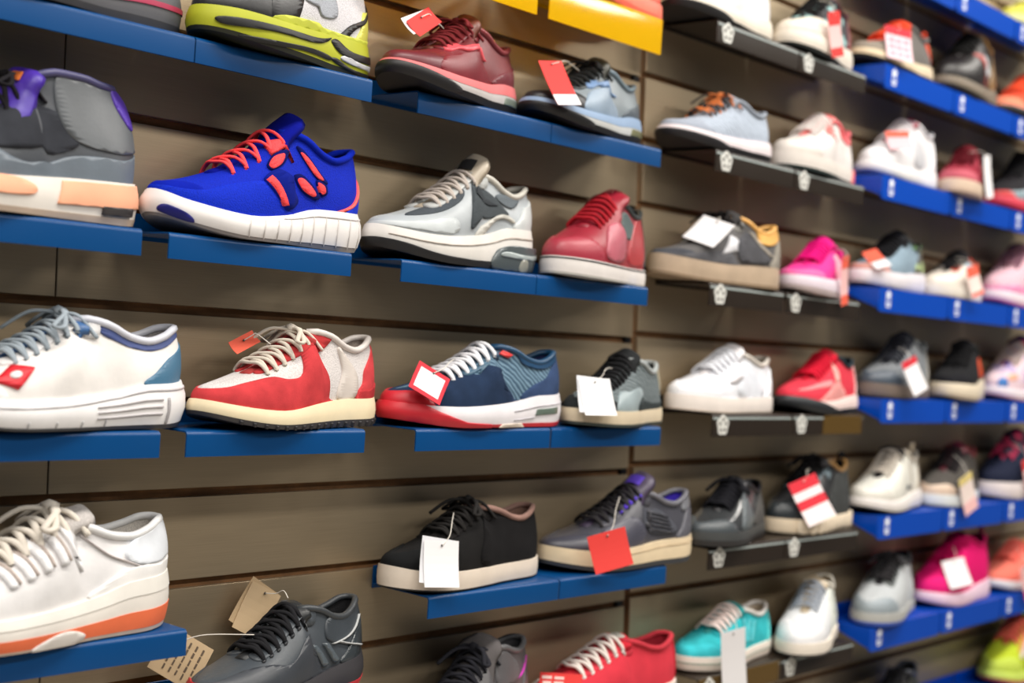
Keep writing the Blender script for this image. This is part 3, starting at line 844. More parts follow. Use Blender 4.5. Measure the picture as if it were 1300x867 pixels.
shoe('s06', 'white leather sneaker with coral collar and coral sole heel', far=True, upper=lea(226, 220, 216), lining=msh(230, 100, 104), collar=lea(240, 104, 112), tongue=lea(232, 120, 116), laces=lac(228, 222, 218), kind='court', tongue_top=(.56, .46),
     sole=SOLE['flat'], layers=std(foam(222, 214, 206), rub(30, 44, 42), .18), panels=[('side_stripe', lea(238, 112, 106), [(.40, .55), (.5, .35), (.54, .4), (.46, .7)]), ('toe_cap', lea(220, 212, 204), toe_cap(.25, .7)), ('collar_band', lea(240, 108, 112), collar_band(.66, .28))],
     sole_panels=[('sole_heel', rub(240, 112, 112), [(.82, 0), (1.0, 0), (1.12, 0), (1.12, 1), (1.0, 1), (.84, 1)], dict(smooth=False))])
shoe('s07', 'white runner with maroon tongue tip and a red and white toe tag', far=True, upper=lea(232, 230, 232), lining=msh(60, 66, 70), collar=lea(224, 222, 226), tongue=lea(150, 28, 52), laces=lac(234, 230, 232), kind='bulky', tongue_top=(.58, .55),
     sole=SOLE['run'], layers=std(foam(232, 230, 230), rub(206, 206, 206), .2), panels=[('side_panel', msh(206, 206, 210), [(.42, .1), (.66, .1), (.62, .6), (.5, .75)]), ('heel_counter', lea(240, 240, 244), heel_counter(.8, .6, .7))])
shoe('s08', 'dark red knit shoe with cream sole and white hanging tag', far=True, upper=M('knit', (170, 60, 78), (120, 24, 36)), lining=msh(70, 10, 20), collar=msh(180, 70, 86), tongue=msh(110, 20, 32), laces=lac(96, 18, 30), kind='court',
     sole=SOLE['flat'], layers=std(foam(214, 190, 168), rub(196, 170, 150), .2), panels=[('toe_cap', msh(196, 96, 110), toe_cap(.22, .6)), ('side_panel', msh(176, 96, 104), [(.5, 0), (.9, 0), (.9, .6), (.62, .7)])])
shoe('s09', 'black high-top runner with red sole at the right edge', far=True, upper=msh(34, 32, 36), lining=msh(20, 20, 22), collar=msh(26, 26, 28), laces=lac(24, 24, 26), kind='high',
     sole=SOLE['run'], layers=std(foam(206, 52, 74), rub(184, 40, 60), .3), panels=[('mudguard', lea(140, 160, 168), mudguard([(.05, .25), (.2, .3), (.4, .28), (.55, .1)])), ('toe_cap', lea(204, 60, 60), toe_cap(.12, .3))])
shoe('s10', 'large white leather shoe cropped by the top edge', far=True, upper=lea(228, 228, 230), lining=msh(200, 200, 200), collar=lea(224, 224, 226), laces=lac(230, 230, 230),
     sole=SOLE['run'], layers=std(foam(226, 216, 200), rub(24, 24, 26), .2), sole_panels=[('toe_guard', rub(26, 24, 26), [(-.2, 0), (0, 0), (.34, .0), (.3, .4), (.16, .55), (0, .5), (-.16, .5), (-.2, .3)])])
shoe('s11', 'white rubber toed shoe with black and teal patterned upper', far=True, upper=M('multi', (30, 28, 34), (150, 190, 190)), lining=msh(40, 20, 26), collar=lea(70, 20, 30), laces=lac(26, 26, 28), kind='bulky',
     sole=SOLE['thick'], layers=std(rub(228, 218, 204), rub(30, 34, 34), .18), panels=[('toe_cap', rub(232, 222, 208), toe_cap(.36, .85)), ('heel_counter', lea(120, 26, 40), heel_counter(.82, .8, .9)), ('laces_cover', lea(28, 26, 30), eyestay(.34, .52, .62), dict(both=True))])
shoe('s12', 'grey shoe with orange-red laces and pull tab, white price card', far=True, upper=msh(112, 108, 104), lining=msh(60, 56, 54), collar=msh(112, 108, 106), tongue=M('lace', (232, 70, 40)), laces=lac(240, 78, 44), lace_n=7, lace_style='bar', lace_r=.0045, pull=lac(250, 90, 60),
     sole=SOLE['run'], layers=std(foam(216, 196, 164), rub(28, 30, 34), .3), panels=[('heel_stripe', lea(240, 88, 50), [(.84, .98), (.9, .98), (.99, .2), (.94, .15)]), ('eyestay', lea(226, 60, 34), eyestay(.30, .52, .6), dict(both=True)), ('toe_cap', msh(150, 140, 128), toe_cap(.22, .6))])
shoe('s13', 'black leather shoe with gold-brown heel and white side patch', far=True, upper=lea(30, 26, 26), lining=lea(140, 104, 52), collar=lea(150, 112, 60), laces=lac(20, 20, 20), kind='bulky',
     sole=SOLE['run'], layers=std(foam(120, 108, 92), rub(40, 36, 34), .3), panels=[('heel_counter', lea(134, 104, 66), heel_counter(.72, .8, .95)), ('side_patch', lea(206, 216, 220), [(.52, .3), (.6, .2), (.7, .35), (.66, .65), (.56, .6)]), ('side_stripe', lea(186, 92, 86), [(.34, .6), (.42, .5), (.6, .1), (.54, .1)])])
shoe('s14', 'orange-red runner with black toe sole at the right edge', far=True, upper=msh(226, 84, 56), lining=msh(120, 40, 30), collar=msh(206, 66, 46), laces=lac(250, 96, 60),
     sole=SOLE['run'], layers=std(foam(236, 142, 110), rub(30, 26, 28), .4), panels=[('toe_cap', msh(240, 150, 118), toe_cap(.2, .5))], sole_panels=[('toe_guard', rub(28, 26, 28), [(-.2, 0), (0, 0), (.34, .0), (.3, .5), (.16, .8), (0, .75), (-.16, .6), (-.2, .3)])])
shoe('s51', 'coral shoe on the yellow shelf, cropped by the top edge', upper=lea(224, 88, 70), lining=msh(120, 50, 44), collar=lea(206, 70, 56), laces=lac(230, 220, 214), kind='court', sole=SOLE['flat'], layers=std(rub(236, 120, 96), rub(226, 96, 74), .3))
shoe('s52', 'yellow shoe in the top right corner', far=True, upper=msh(226, 222, 96), lining=msh(90, 90, 60), collar=msh(210, 206, 80), laces=lac(230, 228, 200), sole=SOLE['run'], layers=std(foam(228, 226, 150), rub(214, 210, 120), .2))

# second row
PUR = (72, 44, 160); PEA = (248, 176, 140)
shoe('s15', 'dark grey leather high-top with purple tongue and white and peach sole', upper=lea(70, 74, 80), lining=msh(64, 40, 140), tongue=lea(*PUR), collar=lea(72, 70, 110), laces=lac(24, 22, 26), kind='high', tongue_top=(.50, .56), bow=True, tongue_w=.036, lean=.90, ridge=[(0, .150), (.06, .178), (.13, .205), (.22, .235), (.32, .285), (.42, .365), (.50, .445), (.56, .505), (.64, .535), (.73, .535), (.81, .525), (.87, .525), (.92, .53), (1, .53)], tongue_logo=M('print', (240, 128, 60)), wide=1.05,
     sole=SOLE['thick'], layers=[('outsole', 0, .16, .0005, rub(198, 178, 160)), ('midsole', .16, 1, 0, foam(226, 220, 212))],
     panels=[('lower_panel', lea(104, 114, 124), [(.12, 0), (.99, 0), (1.1, 0), (1.1, .2), (.9, .22), (.7, .2), (.55, .1), (.45, .16), (.35, .36), (.22, .4), (.12, .3)]), ('mid_panel', sue(52, 54, 60), [(.3, .42), (.52, .2), (.72, .3), (.66, .62), (.5, .78), (.36, .74)]),
             ('ankle_panel', lea(96, 100, 104), [(.67, .5), (.74, .32), (.9, .28), (1.02, .3), (1.02, .9), (.9, .97), (.76, .97), (.68, .96)]), ('heel_piping', lea(92, 62, 176), [(.975, .5), (1.0, .5), (1.0, .97), (.95, .97)], dict(off=.002)), ('eyestay', sue(44, 44, 52), eyestay(.28, .54, .68), dict(both=True))],
     sole_panels=[('sole_inset', foam(*PEA), [(.62, .35), (.985, .42), (1.06, .45), (1.06, .95), (.98, .95), (.64, .92)], dict(smooth=False, off=.0015)), ('sole_inset', foam(*PEA), [(.32, .55), (.5, .5), (.53, .72), (.46, .95), (.36, .95)], dict(off=.0015)), ('air_window', rub(58, 54, 54), [(.80, .2), (.93, .22), (.93, .42), (.80, .4)], dict(smooth=False, off=.0022))])
BLU = (4, 36, 178); COR = (255, 78, 82)
def blob(cx, ct, rx, rt, rot=0.0, n=10):
    return [(cx + rx * math.cos(q) * math.cos(rot) - .35 * rt * math.sin(q) * math.sin(rot), ct + rt * math.sin(q) * math.cos(rot) + 2.6 * rx * math.cos(q) * math.sin(rot)) for q in np.linspace(0, 2 * math.pi, n, endpoint=False)]
cuts = [[(.70, .82), (.735, .80), (.83, .54), (.815, .47), (.765, .54)], [(.585, .50), (.625, .55), (.69, .50), (.65, .42), (.60, .42)], [(.67, .42), (.71, .44), (.78, .23), (.765, .16), (.70, .26)], [(.78, .44), (.82, .43), (.827, .30), (.805, .23), (.788, .30)], [(.51, .37), (.57, .42), (.668, .18), (.65, .07), (.60, .07)]]
def shrink(p, k, dx=0.0, dt=0.0):
    c = np.mean(np.array(p), axis=0); return [(c[0] + (a - c[0]) * k + dx, c[1] + (t - c[1]) * k + dt) for a, t in p]
cuts = [[(.385 + (a - .51) * 1.12, t) for a, t in c] for c in cuts]
cuts[1] = [(.42, .54), (.46, .60), (.52, .55), (.49, .45), (.435, .45)]
pan16 = [('toe_panel', M('suede', (4, 28, 160)), toe_cap(.16, .62)), ('mudguard', M('mesh', (4, 42, 190)), mudguard([(.1, .3), (.2, .42), (.32, .42), (.42, .3), (.5, .06)]))]
for i, c in enumerate(cuts):
    pan16.append(('cut_out_edge', M('suede', (4, 14, 90) if i < 4 else (4, 24, 128)), shrink(c, 1.10 if i < 4 else 1.0), dict(off=.0008)))
    pan16.append(('cut_out', M('mesh', COR), shrink(c, .8, -.006, -.01) if i < 4 else [(.388, .37), (.42, .39), (.506, .08), (.475, .08)], dict(off=.0014, smooth=i < 4)))
pan16 += [('lace_flap', M('mesh', COR), [(.45, .82), (.48, .82), (.56, .60), (.45, .62)], dict(off=.0016, smooth=False)), ('heel_stripe', M('leather', (250, 84, 82)), [(.80, .02), (.83, .02), (1.0, .36), (1.0, .43)], dict(smooth=False)),
          ('heel_panel', M('mesh', (4, 48, 196)), [(.85, .02), (1, .02), (1.1, .02), (1.1, .34), (1, .34)], dict(off=.0009))]
shoe('s16', 'bright blue mesh running shoe with coral laces and white grooved sole', upper=M('mesh', BLU), lining=M('suede', (4, 10, 110)), tongue=M('suede', (4, 16, 136)), collar=M('suede', (4, 34, 168)), laces=lac(*COR), lace_n=5, lace_r=.0027, tongue_top=(.575, .505), lace_a=(.27, .52),
     sole=dict(top=[(0, .10), (.08, .085), (.3, .08), (.5, .10), (.7, .14), (.9, .145), (1, .145)], spring=.055, heel_up=.012, bulge=.02),
     layers=[('outsole', 0, .12, -.001, rub(150, 146, 146)), ('midsole', .12, 1, 0, foam(232, 228, 226))], panels=pan16,
     sole_panels=[('toe_mark', rub(16, 18, 110), [(.01, .2), (.09, .1), (.07, .42), (.02, .5)])] + [('sole_groove', rub(206, 200, 196), [(a, .1), (a + .0035, .1), (a + .0045 - .01, .45), (a + .004, .8), (a + .0005, .8), (a - .0095, .45)], dict(off=.0005)) for a in (.3, .37, .44, .51, .58, .65, .72, .79, .86, .93)] + [('sole_ridge', rub(206, 200, 198), [(.5, .86), (.7, .8), (.98, .84), (.98, .87), (.7, .84), (.5, .89)], dict(off=.0006))])
SIL = (168, 174, 178)
shoe('s17', 'silver grey runner with clear air cushion heel', upper=lea(*SIL), lining=lea(150, 148, 146), tongue=lea(178, 166, 148), collar=lea(196, 192, 182), laces=lac(178, 168, 160), lace_n=6, lace_r=.003, tongue_top=(.565, .525), kind='runner', tongue_logo=M('print', (40, 38, 38)),
     sole=dict(top=[(0, .10), (.1, .10), (.35, .115), (.6, .15), (.75, .185), (1, .19)], spring=.045, heel_up=.012, bulge=.012),
     layers=[('outsole', 0, .2, .0006, rub(30, 30, 32)), ('midsole', .2, 1, 0, foam(226, 222, 216))],
     panels=[('toe_window', msh(72, 78, 84), [(.10, .62), (.25, .52), (.42, .56), (.44, .76), (.3, .84), (.16, .82)]), ('toe_band', lea(190, 196, 198), [(-.15, .05), (0, .2), (.12, .32), (.3, .34), (.36, .18), (.32, .06), (.12, .1), (0, .06)]),
             ('side_window', msh(70, 76, 80), [(.44, .10), (.5, .66), (.6, .74), (.74, .42), (.7, .3), (.55, .22)]), ('side_emblem', msh(54, 58, 62), [(.50, .5), (.54, .62), (.66, .5), (.60, .46)], dict(off=.002, smooth=False)), ('collar_window', msh(104, 112, 118), [(.66, .66), (.78, .60), (.86, .9), (.8, .96), (.70, .86)]),
             ('side_wave', lea(186, 184, 176), [(.48, .03), (.64, .28), (.72, .34), (.78, .24), (.78, .16), (.72, .24), (.64, .2), (.54, .02)]), ('heel_counter', lea(196, 200, 200), heel_counter(.80, .62, .58)), ('eyestay', lea(184, 186, 184), eyestay(.28, .54, .66), dict(both=True))],
     sole_panels=[('sole_groove', rub(170, 160, 150), [(.05, .62), (.4, .66), (.7, .74), (.99, .78), (.99, .82), (.7, .78), (.4, .7), (.05, .66)], dict(off=.0008)), ('air_cushion', M('patent', (84, 92, 94)), [(.60, .04), (.68, .02), (.98, .04), (1.06, .1), (1.06, .5), (.98, .56), (.7, .58), (.61, .4)], dict(off=.005)),
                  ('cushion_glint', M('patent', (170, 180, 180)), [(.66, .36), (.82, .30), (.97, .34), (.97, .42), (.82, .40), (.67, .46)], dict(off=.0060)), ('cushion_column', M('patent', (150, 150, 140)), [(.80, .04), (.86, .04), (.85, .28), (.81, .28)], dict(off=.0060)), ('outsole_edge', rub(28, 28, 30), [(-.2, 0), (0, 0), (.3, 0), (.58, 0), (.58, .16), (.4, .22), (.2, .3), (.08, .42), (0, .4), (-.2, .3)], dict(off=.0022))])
shoe('s18', 'dark red leather high-top with red laces and white sole', upper=lea(150, 40, 54), lining=lea(28, 40, 44), tongue=lea(150, 24, 44), collar=lea(40, 48, 50), laces=lac(164, 28, 40), lace_n=7, kind='bulky', tongue_top=(.60, .545), lace_style='bar', lace_r=.0042, lace_a=(.30, .55), tongue_w=.036,
     sole=SOLE['flat'], layers=[('outsole', 0, .12, .0006, rub(190, 186, 180)), ('midsole', .12, .86, 0, foam(226, 220, 216)), ('sole_line', .86, .94, .0006, rub(40, 40, 44)), ('midsole_rim', .94, 1, 0, foam(220, 214, 210))],
     panels=[('side_panel', lea(84, 98, 98), [(.50, .42), (.56, .80), (.68, .88), (.86, .6), (.62, .44)]), ('ankle_strap', lea(170, 52, 58), [(.62, .12), (.70, .6), (.80, .97), (.90, .97), (.95, .6), (.90, .2), (.76, .06)]), ('toe_cap', lea(162, 50, 66), toe_cap(.24, .7)), ('vamp_panel', lea(186, 96, 110), [(.28, .1), (.5, .06), (.52, .3), (.44, .52), (.36, .56), (.3, .4)]), ('heel_counter', lea(44, 52, 56), heel_counter(.92, .8, .9))])
shoe('s19', 'dark grey suede shoe with yellow collar and tan sole', far=True, upper=sue(98, 96, 96), lining=sue(40, 36, 34), collar=lea(226, 170, 92), tongue=msh(64, 62, 62), laces=lac(28, 24, 24), kind='runner', bow=True, wide=1.0,
     sole=SOLE['flat'] | dict(spring=.03, top=[(0, .12), (.1, .115), (.4, .11), (.7, .125), (1, .13)]), layers=std(rub(186, 164, 140), rub(150, 128, 104), .14),
     panels=[('toe_cap', sue(70, 72, 78), toe_cap(.2, .62)), ('mudguard', sue(90, 90, 94), mudguard([(.06, .2), (.2, .28), (.4, .26), (.5, .04)])), ('eyestay', sue(150, 148, 144), eyestay(.30, .54, .60), dict(both=True)), ('side_patch', lea(214, 214, 218), [(.36, .2), (.46, .5), (.56, .2)], dict(smooth=False)), ('side_panel', sue(82, 82, 86), [(.52, .1), (.56, .55), (.68, .78), (.82, .3), (.8, .1)]),
             ('side_piping', sue(168, 160, 148), [(.64, .78), (.68, .8), (.86, .3), (.83, .3)], dict(off=.002, smooth=False)), ('collar_band', lea(230, 176, 96), collar_band(.72, .36)), ('heel_counter', sue(146, 140, 130), heel_counter(.84, .5, .56))])
shoe('s20', 'hot pink shoe with white sole and a dangling tag', far=True, upper=msh(240, 60, 150), lining=msh(200, 20, 110), collar=msh(238, 30, 140), tongue=msh(230, 20, 130), laces=lac(226, 16, 128), kind='runner', tongue_top=(.56, .54), lace_n=7, lace_r=.0035,
     sole=SOLE['thick'], layers=std(foam(224, 210, 220), rub(206, 190, 190), .3), panels=[('toe_cap', msh(244, 110, 170), toe_cap(.24, .6)), ('side_panel', msh(246, 170, 186), [(.5, .05), (.86, .05), (.84, .6), (.66, .8), (.54, .5)])])
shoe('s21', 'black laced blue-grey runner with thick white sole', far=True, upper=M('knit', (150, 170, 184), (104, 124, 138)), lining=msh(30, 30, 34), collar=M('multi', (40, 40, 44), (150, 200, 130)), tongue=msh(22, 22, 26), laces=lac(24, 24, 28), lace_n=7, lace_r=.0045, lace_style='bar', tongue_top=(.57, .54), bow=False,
     sole=SOLE['thick'], layers=std(foam(228, 222, 226), rub(206, 200, 200), .2), panels=[('heel_counter', M('multi', (70, 66, 60), (170, 190, 130)), heel_counter(.72, .8, .95)), ('toe_cap', msh(206, 150, 140), toe_cap(.2, .6)), ('eyestay', msh(26, 26, 30), eyestay(.30, .54, .64), dict(both=True))])
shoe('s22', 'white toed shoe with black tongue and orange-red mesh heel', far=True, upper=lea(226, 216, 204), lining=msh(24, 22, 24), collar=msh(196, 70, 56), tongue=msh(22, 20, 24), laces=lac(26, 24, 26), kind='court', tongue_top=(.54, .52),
     sole=SOLE['flat'], layers=std(foam(228, 220, 208), rub(214, 200, 186), .2), panels=[('heel_counter', M('multi', (200, 84, 66), (90, 60, 56)), heel_counter(.66, .85, .95)), ('side_panel', lea(170, 196, 214), [(.46, .3), (.6, .3), (.62, .8), (.52, .9)]), ('toe_stripe', lea(236, 96, 70), [(.26, .7), (.36, .64), (.38, .8), (.28, .84)])])
shoe('s23', 'pale pink runner with mauve laces at the right edge', far=True, upper=msh(232, 188, 200), lining=msh(120, 70, 110), collar=msh(220, 130, 170), tongue=msh(150, 110, 120), laces=lac(140, 100, 116), lace_n=8, lace_style='bar', lace_r=.0035, kind='bulky',
     sole=SOLE['run'], layers=std(foam(232, 214, 222), rub(230, 130, 180), .2), panels=[('side_stripe', lea(238, 130, 180), [(.3, .1), (.4, .1), (.56, .6), (.48, .6)]), ('mudguard', lea(236, 150, 190), mudguard([(.05, .2), (.2, .22), (.34, .04)]))])

# third row
WHT = (232, 230, 228)
shoe('s24', 'white leather runner with navy collar, teal heel and thick white sole', upper=lea(230, 226, 222), lining=msh(150, 146, 146), tongue=lea(60, 100, 150), collar=lea(204, 206, 216), laces=M('lace', (150, 160, 168)), lace_n=7, lace_r=.003, bow=True, kind='runner', tongue_top=(.54, .40), wide=1.06,
     sole=dict(top=[(0, .10), (.1, .10), (.4, .11), (.65, .135), (.8, .165), (1, .17)], spring=.04, heel_up=.014, bulge=.02),
     layers=[('outsole', 0, .1, .0004, rub(62, 62, 66)), ('midsole', .1, 1, 0, foam(236, 234, 234))],
     panels=[('collar_band', lea(70, 84, 136), collar_band(.60, .22)), ('heel_counter', lea(64, 110, 140), heel_counter(.80, .5, .52)), ('toe_cap', lea(232, 228, 226), toe_cap(.24, .66)),
             ('side_badge', rub(214, 30, 44), [(.20, .36), (.27, .62), (.34, .44), (.275, .18)], dict(off=.002, smooth=False)), ('badge_dot', rub(236, 232, 232), blob(.272, .40, .02, .06), dict(off=.0026)), ('eyestay', lea(226, 224, 224), eyestay(.28, .54, .66), dict(both=True))],
     sole_panels=[('sole_groove', rub(196, 192, 194), [(.56, t), (.84, t), (.84, t + .05), (.56, t + .05)], dict(off=.0008, smooth=False)) for t in (.32, .48, .64)] + [('sole_groove', rub(190, 186, 188), [(.05, .7), (.4, .74), (.7, .84), (.99, .84), (.99, .88), (.7, .88), (.4, .79), (.05, .75)], dict(off=.0008)), ('sole_groove', rub(176, 172, 174), [(.86, .1), (.87, .1), (.87, .7), (.86, .7)], dict(off=.0008, smooth=False))] + [('sole_groove', rub(190, 188, 190), [(a, .1), (a + .005, .1), (a + .005, .3), (a, .3)], dict(off=.0008, smooth=False)) for a in (.2, .3, .4, .5, .6)])
RED = (196, 62, 66)
shoe('s25', 'red suede and white mesh runner with cream sole and beige laces', upper=msh(214, 208, 206), lining=msh(158, 146, 136), tongue=M('suede', (170, 64, 62)), collar=lea(214, 206, 200), laces=lac(206, 196, 182), lace_n=6, lace_r=.0033, bow=True, kind='runner', tongue_top=(.52, .385), lace_a=(.26, .50),
     sole=dict(top=[(0, .075), (.08, .075), (.3, .075), (.55, .105), (.75, .12), (1, .12)], spring=.05, heel_up=.012, bulge=.01),
     layers=[('outsole', 0, .26, .0008, rub(62, 60, 62)), ('midsole', .26, 1, 0, foam(236, 220, 184))],
     panels=[('mudguard', sue(*RED), mudguard([(.04, .5), (.14, .60), (.26, .58), (.34, .42), (.42, .40), (.46, .78), (.52, .74), (.60, .36), (.60, .06)])),
             ('eyestay', sue(190, 60, 62), [(.22, .86), (.24, .74), (.34, .72), (.46, .62), (.56, .70), (.64, .985), (.56, .99), (.44, .86), (.3, .88)], dict(both=True, off=.0016)), ('heel_counter', sue(198, 66, 70), [(.80, 0), (1, 0), (1.2, 0), (1.2, .5), (1.05, .72), (.97, .72), (.88, .58), (.84, .3)]), ('heel_band', sue(176, 52, 56), [(.80, 0), (1, 0), (1.2, 0), (1.2, .18), (1, .18), (.82, .16)], dict(off=.0022, smooth=False)),
             ('side_panel', lea(206, 196, 188), [(.66, .04), (.78, .06), (.80, .5), (.74, .8), (.68, .9), (.70, .5)])],
     sole_panels=[('tread', rub(40, 38, 40), [(a, .0), (a + .012, .0), (a + .012, .2), (a, .2)], dict(off=.0024, smooth=False)) for a in (.1, .15, .2, .25, .3, .35, .40, .45, .50, .55, .6, .65, .7, .75, .8, .85, .9, .95)])
NAV = (34, 50, 76)
shoe('s26', 'navy sneaker with teal mesh side, red toe edge and white air sole', upper=M('knit', (104, 130, 148), (60, 84, 104)), lining=msh(26, 34, 74), tongue=lea(50, 76, 104), collar=lea(20, 66, 100), laces=lac(226, 226, 230), lace_n=7, lace_r=.0033, kind='runner', tongue_top=(.51, .395), lace_a=(.27, .52),
     sole=SOLE['air'] | dict(spring=.03), layers=[('outsole', 0, .13, .0006, rub(206, 40, 52)), ('midsole', .13, 1, 0, foam(230, 226, 230))],
     panels=[('toe_panel', sue(*NAV), mudguard([(.03, .86), (.14, .90), (.24, .82), (.34, .72), (.40, .52), (.46, .58), (.56, .30), (.62, .06)])), ('toe_bumper', rub(200, 34, 50), [(-.22, 0), (-.1, 0), (0, 0), (.09, 0), (.15, 0), (.12, .25), (.10, .45), (.03, .52), (-.06, .5), (-.15, .35)], dict(off=.0026)), ('hook_mark', lea(70, 102, 124), swoosh(.33, .74, .48, .60), dict(off=.002)),
             ('heel_counter', sue(52, 70, 104), heel_counter(.70, .50, .80)), ('eyestay', lea(64, 88, 108), eyestay(.28, .53, .74), dict(both=True)), ('collar_band', lea(16, 62, 98), collar_band(.66, .2)), ('lace_clip', rub(226, 60, 60), [(.55, .86), (.6, .83), (.62, .9), (.57, .94)], dict(off=.0028, smooth=False))],
     sole_panels=[('air_window', M('patent', (96, 110, 100)), [(.745, .38), (.90, .42), (.90, .62), (.755, .58)], dict(smooth=False, off=.001)), ('sole_groove', rub(186, 182, 188), [(.6, .26), (.74, .3), (.74, .33), (.6, .29)], dict(off=.0008, smooth=False)), ('sole_groove', rub(186, 182, 188), [(.6, .62), (.96, .72), (.96, .75), (.6, .65)], dict(off=.0008, smooth=False)), ('toe_red', rub(204, 36, 50), [(-.2, 0), (0, 0), (.3, 0), (.45, .0), (.45, .15), (.3, .25), (.16, .7), (.1, 1), (0, 1), (-.1, 1), (-.2, .6)], dict(off=.0016, smooth=False)), ('sole_gap', rub(222, 206, 190), [(.5, 0), (.68, 0), (.66, .14), (.52, .14)], dict(off=.0018, smooth=False))])
shoe('s27', 'black and grey patterned knit shoe with black laces and two white cards', upper=M('knit', (126, 136, 138), (56, 62, 66)), lining=msh(30, 34, 40), tongue=msh(34, 36, 38), collar=lea(170, 176, 176), laces=lac(26, 26, 28), lace_n=8, lace_style='bar', lace_r=.0040, kind='runner', tongue_top=(.56, .49), lace_a=(.26, .53),
     sole=SOLE['flat'], layers=[('outsole', 0, .18, .0006, rub(58, 66, 62)), ('midsole', .18, 1, 0, foam(214, 198, 170))],
     panels=[('toe_cap', msh(40, 44, 46), toe_cap(.22, .7)), ('mudguard', lea(150, 164, 168), [(.2, 0), (.5, 0), (.5, .3), (.36, .4), (.26, .5)]), ('lower_panel', msh(50, 58, 60), [(.5, 0), (.98, 0), (.98, .14), (.7, .16), (.52, .2)]), ('heel_edge', lea(206, 196, 170), [(.97, .3), (1.0, .3), (1.0, .92), (.96, .92)], dict(off=.002))])
shoe('s28', 'plain white leather sneaker with white laces and white sole', far=True, upper=lea(234, 236, 242), lining=msh(206, 196, 180), tongue=lea(230, 226, 228), collar=lea(214, 206, 196), laces=lac(224, 226, 232), lace_n=6, kind='court', lace_r=.0034, wide=1.0,
     sole=SOLE['flat'], layers=std(foam(238, 228, 220), rub(206, 190, 176), .1), panels=[('toe_cap', lea(238, 238, 242), toe_cap(.24, .72)), ('side_panel', lea(226, 230, 238), [(.44, .06), (.78, .06), (.72, .6), (.62, .82), (.52, .56)]), ('hook_mark', lea(196, 190, 192), [(.34, .34), (.46, .36), (.48, .30), (.4, .28)], dict(off=.002)), ('heel_counter', lea(240, 242, 248), heel_counter(.82, .5, .6))])
shoe('s29', 'red and pink mesh runner with black toe sole and white heel', far=True, upper=msh(224, 60, 78), lining=msh(40, 44, 50), tongue=msh(206, 20, 48), collar=msh(40, 52, 60), laces=lac(214, 24, 54), lace_n=7, lace_r=.0036, kind='runner', tongue_top=(.54, .50),
     sole=SOLE['run'], layers=std(foam(236, 214, 208), rub(34, 38, 42), .3), panels=[('toe_stripe', msh(240, 150, 152), [(.06, .5), (.24, .56), (.4, .42), (.38, .3), (.22, .42), (.06, .4)]), ('lower_panel', msh(238, 160, 156), [(.22, 0), (.66, 0), (.6, .26), (.4, .3)]), ('side_patch', msh(240, 190, 180), [(.46, .3), (.56, .34), (.58, .66), (.5, .7)]), ('heel_counter', lea(230, 190, 186), heel_counter(.88, .6, .75))],
     sole_panels=[('toe_guard', rub(32, 36, 40), [(-.2, 0), (0, 0), (.5, .0), (.36, .5), (.2, .9), (.08, 1), (0, 1), (-.16, .8), (-.2, .3)], dict(off=.002))])
shoe('s30', 'dark grey shoe with tan sole and a white tag with red top', far=True, upper=msh(128, 132, 136), lining=msh(30, 32, 38), tongue=msh(34, 36, 44), collar=msh(110, 114, 116), laces=lac(48, 50, 58), lace_n=7, lace_style='bar', lace_r=.0038, kind='runner', tongue_top=(.56, .52),
     sole=SOLE['flat'], layers=std(foam(116, 102, 92), rub(90, 80, 72), .2), panels=[('toe_cap', lea(70, 80, 92), toe_cap(.26, .7)), ('heel_counter', lea(150, 146, 136), heel_counter(.82, .6, .8)), ('side_panel', msh(100, 104, 108), [(.42, .05), (.7, .05), (.66, .5), (.5, .6)])])
shoe('s31', 'black suede shoe with orange heel panel and cream sole', far=True, upper=sue(34, 34, 36), lining=sue(24, 40, 36), tongue=sue(26, 26, 28), collar=sue(40, 46, 44), laces=lac(24, 24, 26), kind='runner',
     sole=SOLE['thick'], layers=std(foam(226, 212, 188), rub(196, 180, 158), .2), panels=[('side_panel', sue(216, 84, 50), [(.62, .25), (.74, .1), (.9, .2), (.9, .8), (.74, .86)]), ('toe_cap', sue(28, 28, 32), toe_cap(.24, .7))])
shoe('s32', 'lilac and beige knit shoe with blue stripe at the right edge', far=True, upper=M('multi', (222, 196, 204), (176, 158, 200)), lining=msh(150, 30, 70), collar=msh(160, 40, 80), tongue=M('multi', (164, 34, 80), (40, 60, 150)), laces=lac(196, 180, 172), lace_n=8, lace_style='bar', lace_r=.0034, kind='bulky', tongue_top=(.56, .62),
     sole=SOLE['run'], layers=std(foam(232, 220, 226), rub(240, 180, 180), .2), panels=[('side_stripe', lea(40, 110, 180), [(.46, .7), (.6, .6), (.62, .72), (.5, .82)]), ('toe_stripe', lea(240, 170, 140), [(.1, .3), (.2, .3), (.2, .5), (.12, .5)]), ('lower_panel', lea(60, 120, 190), [(.02, .02), (.08, .02), (.08, .4), (.03, .4)])])

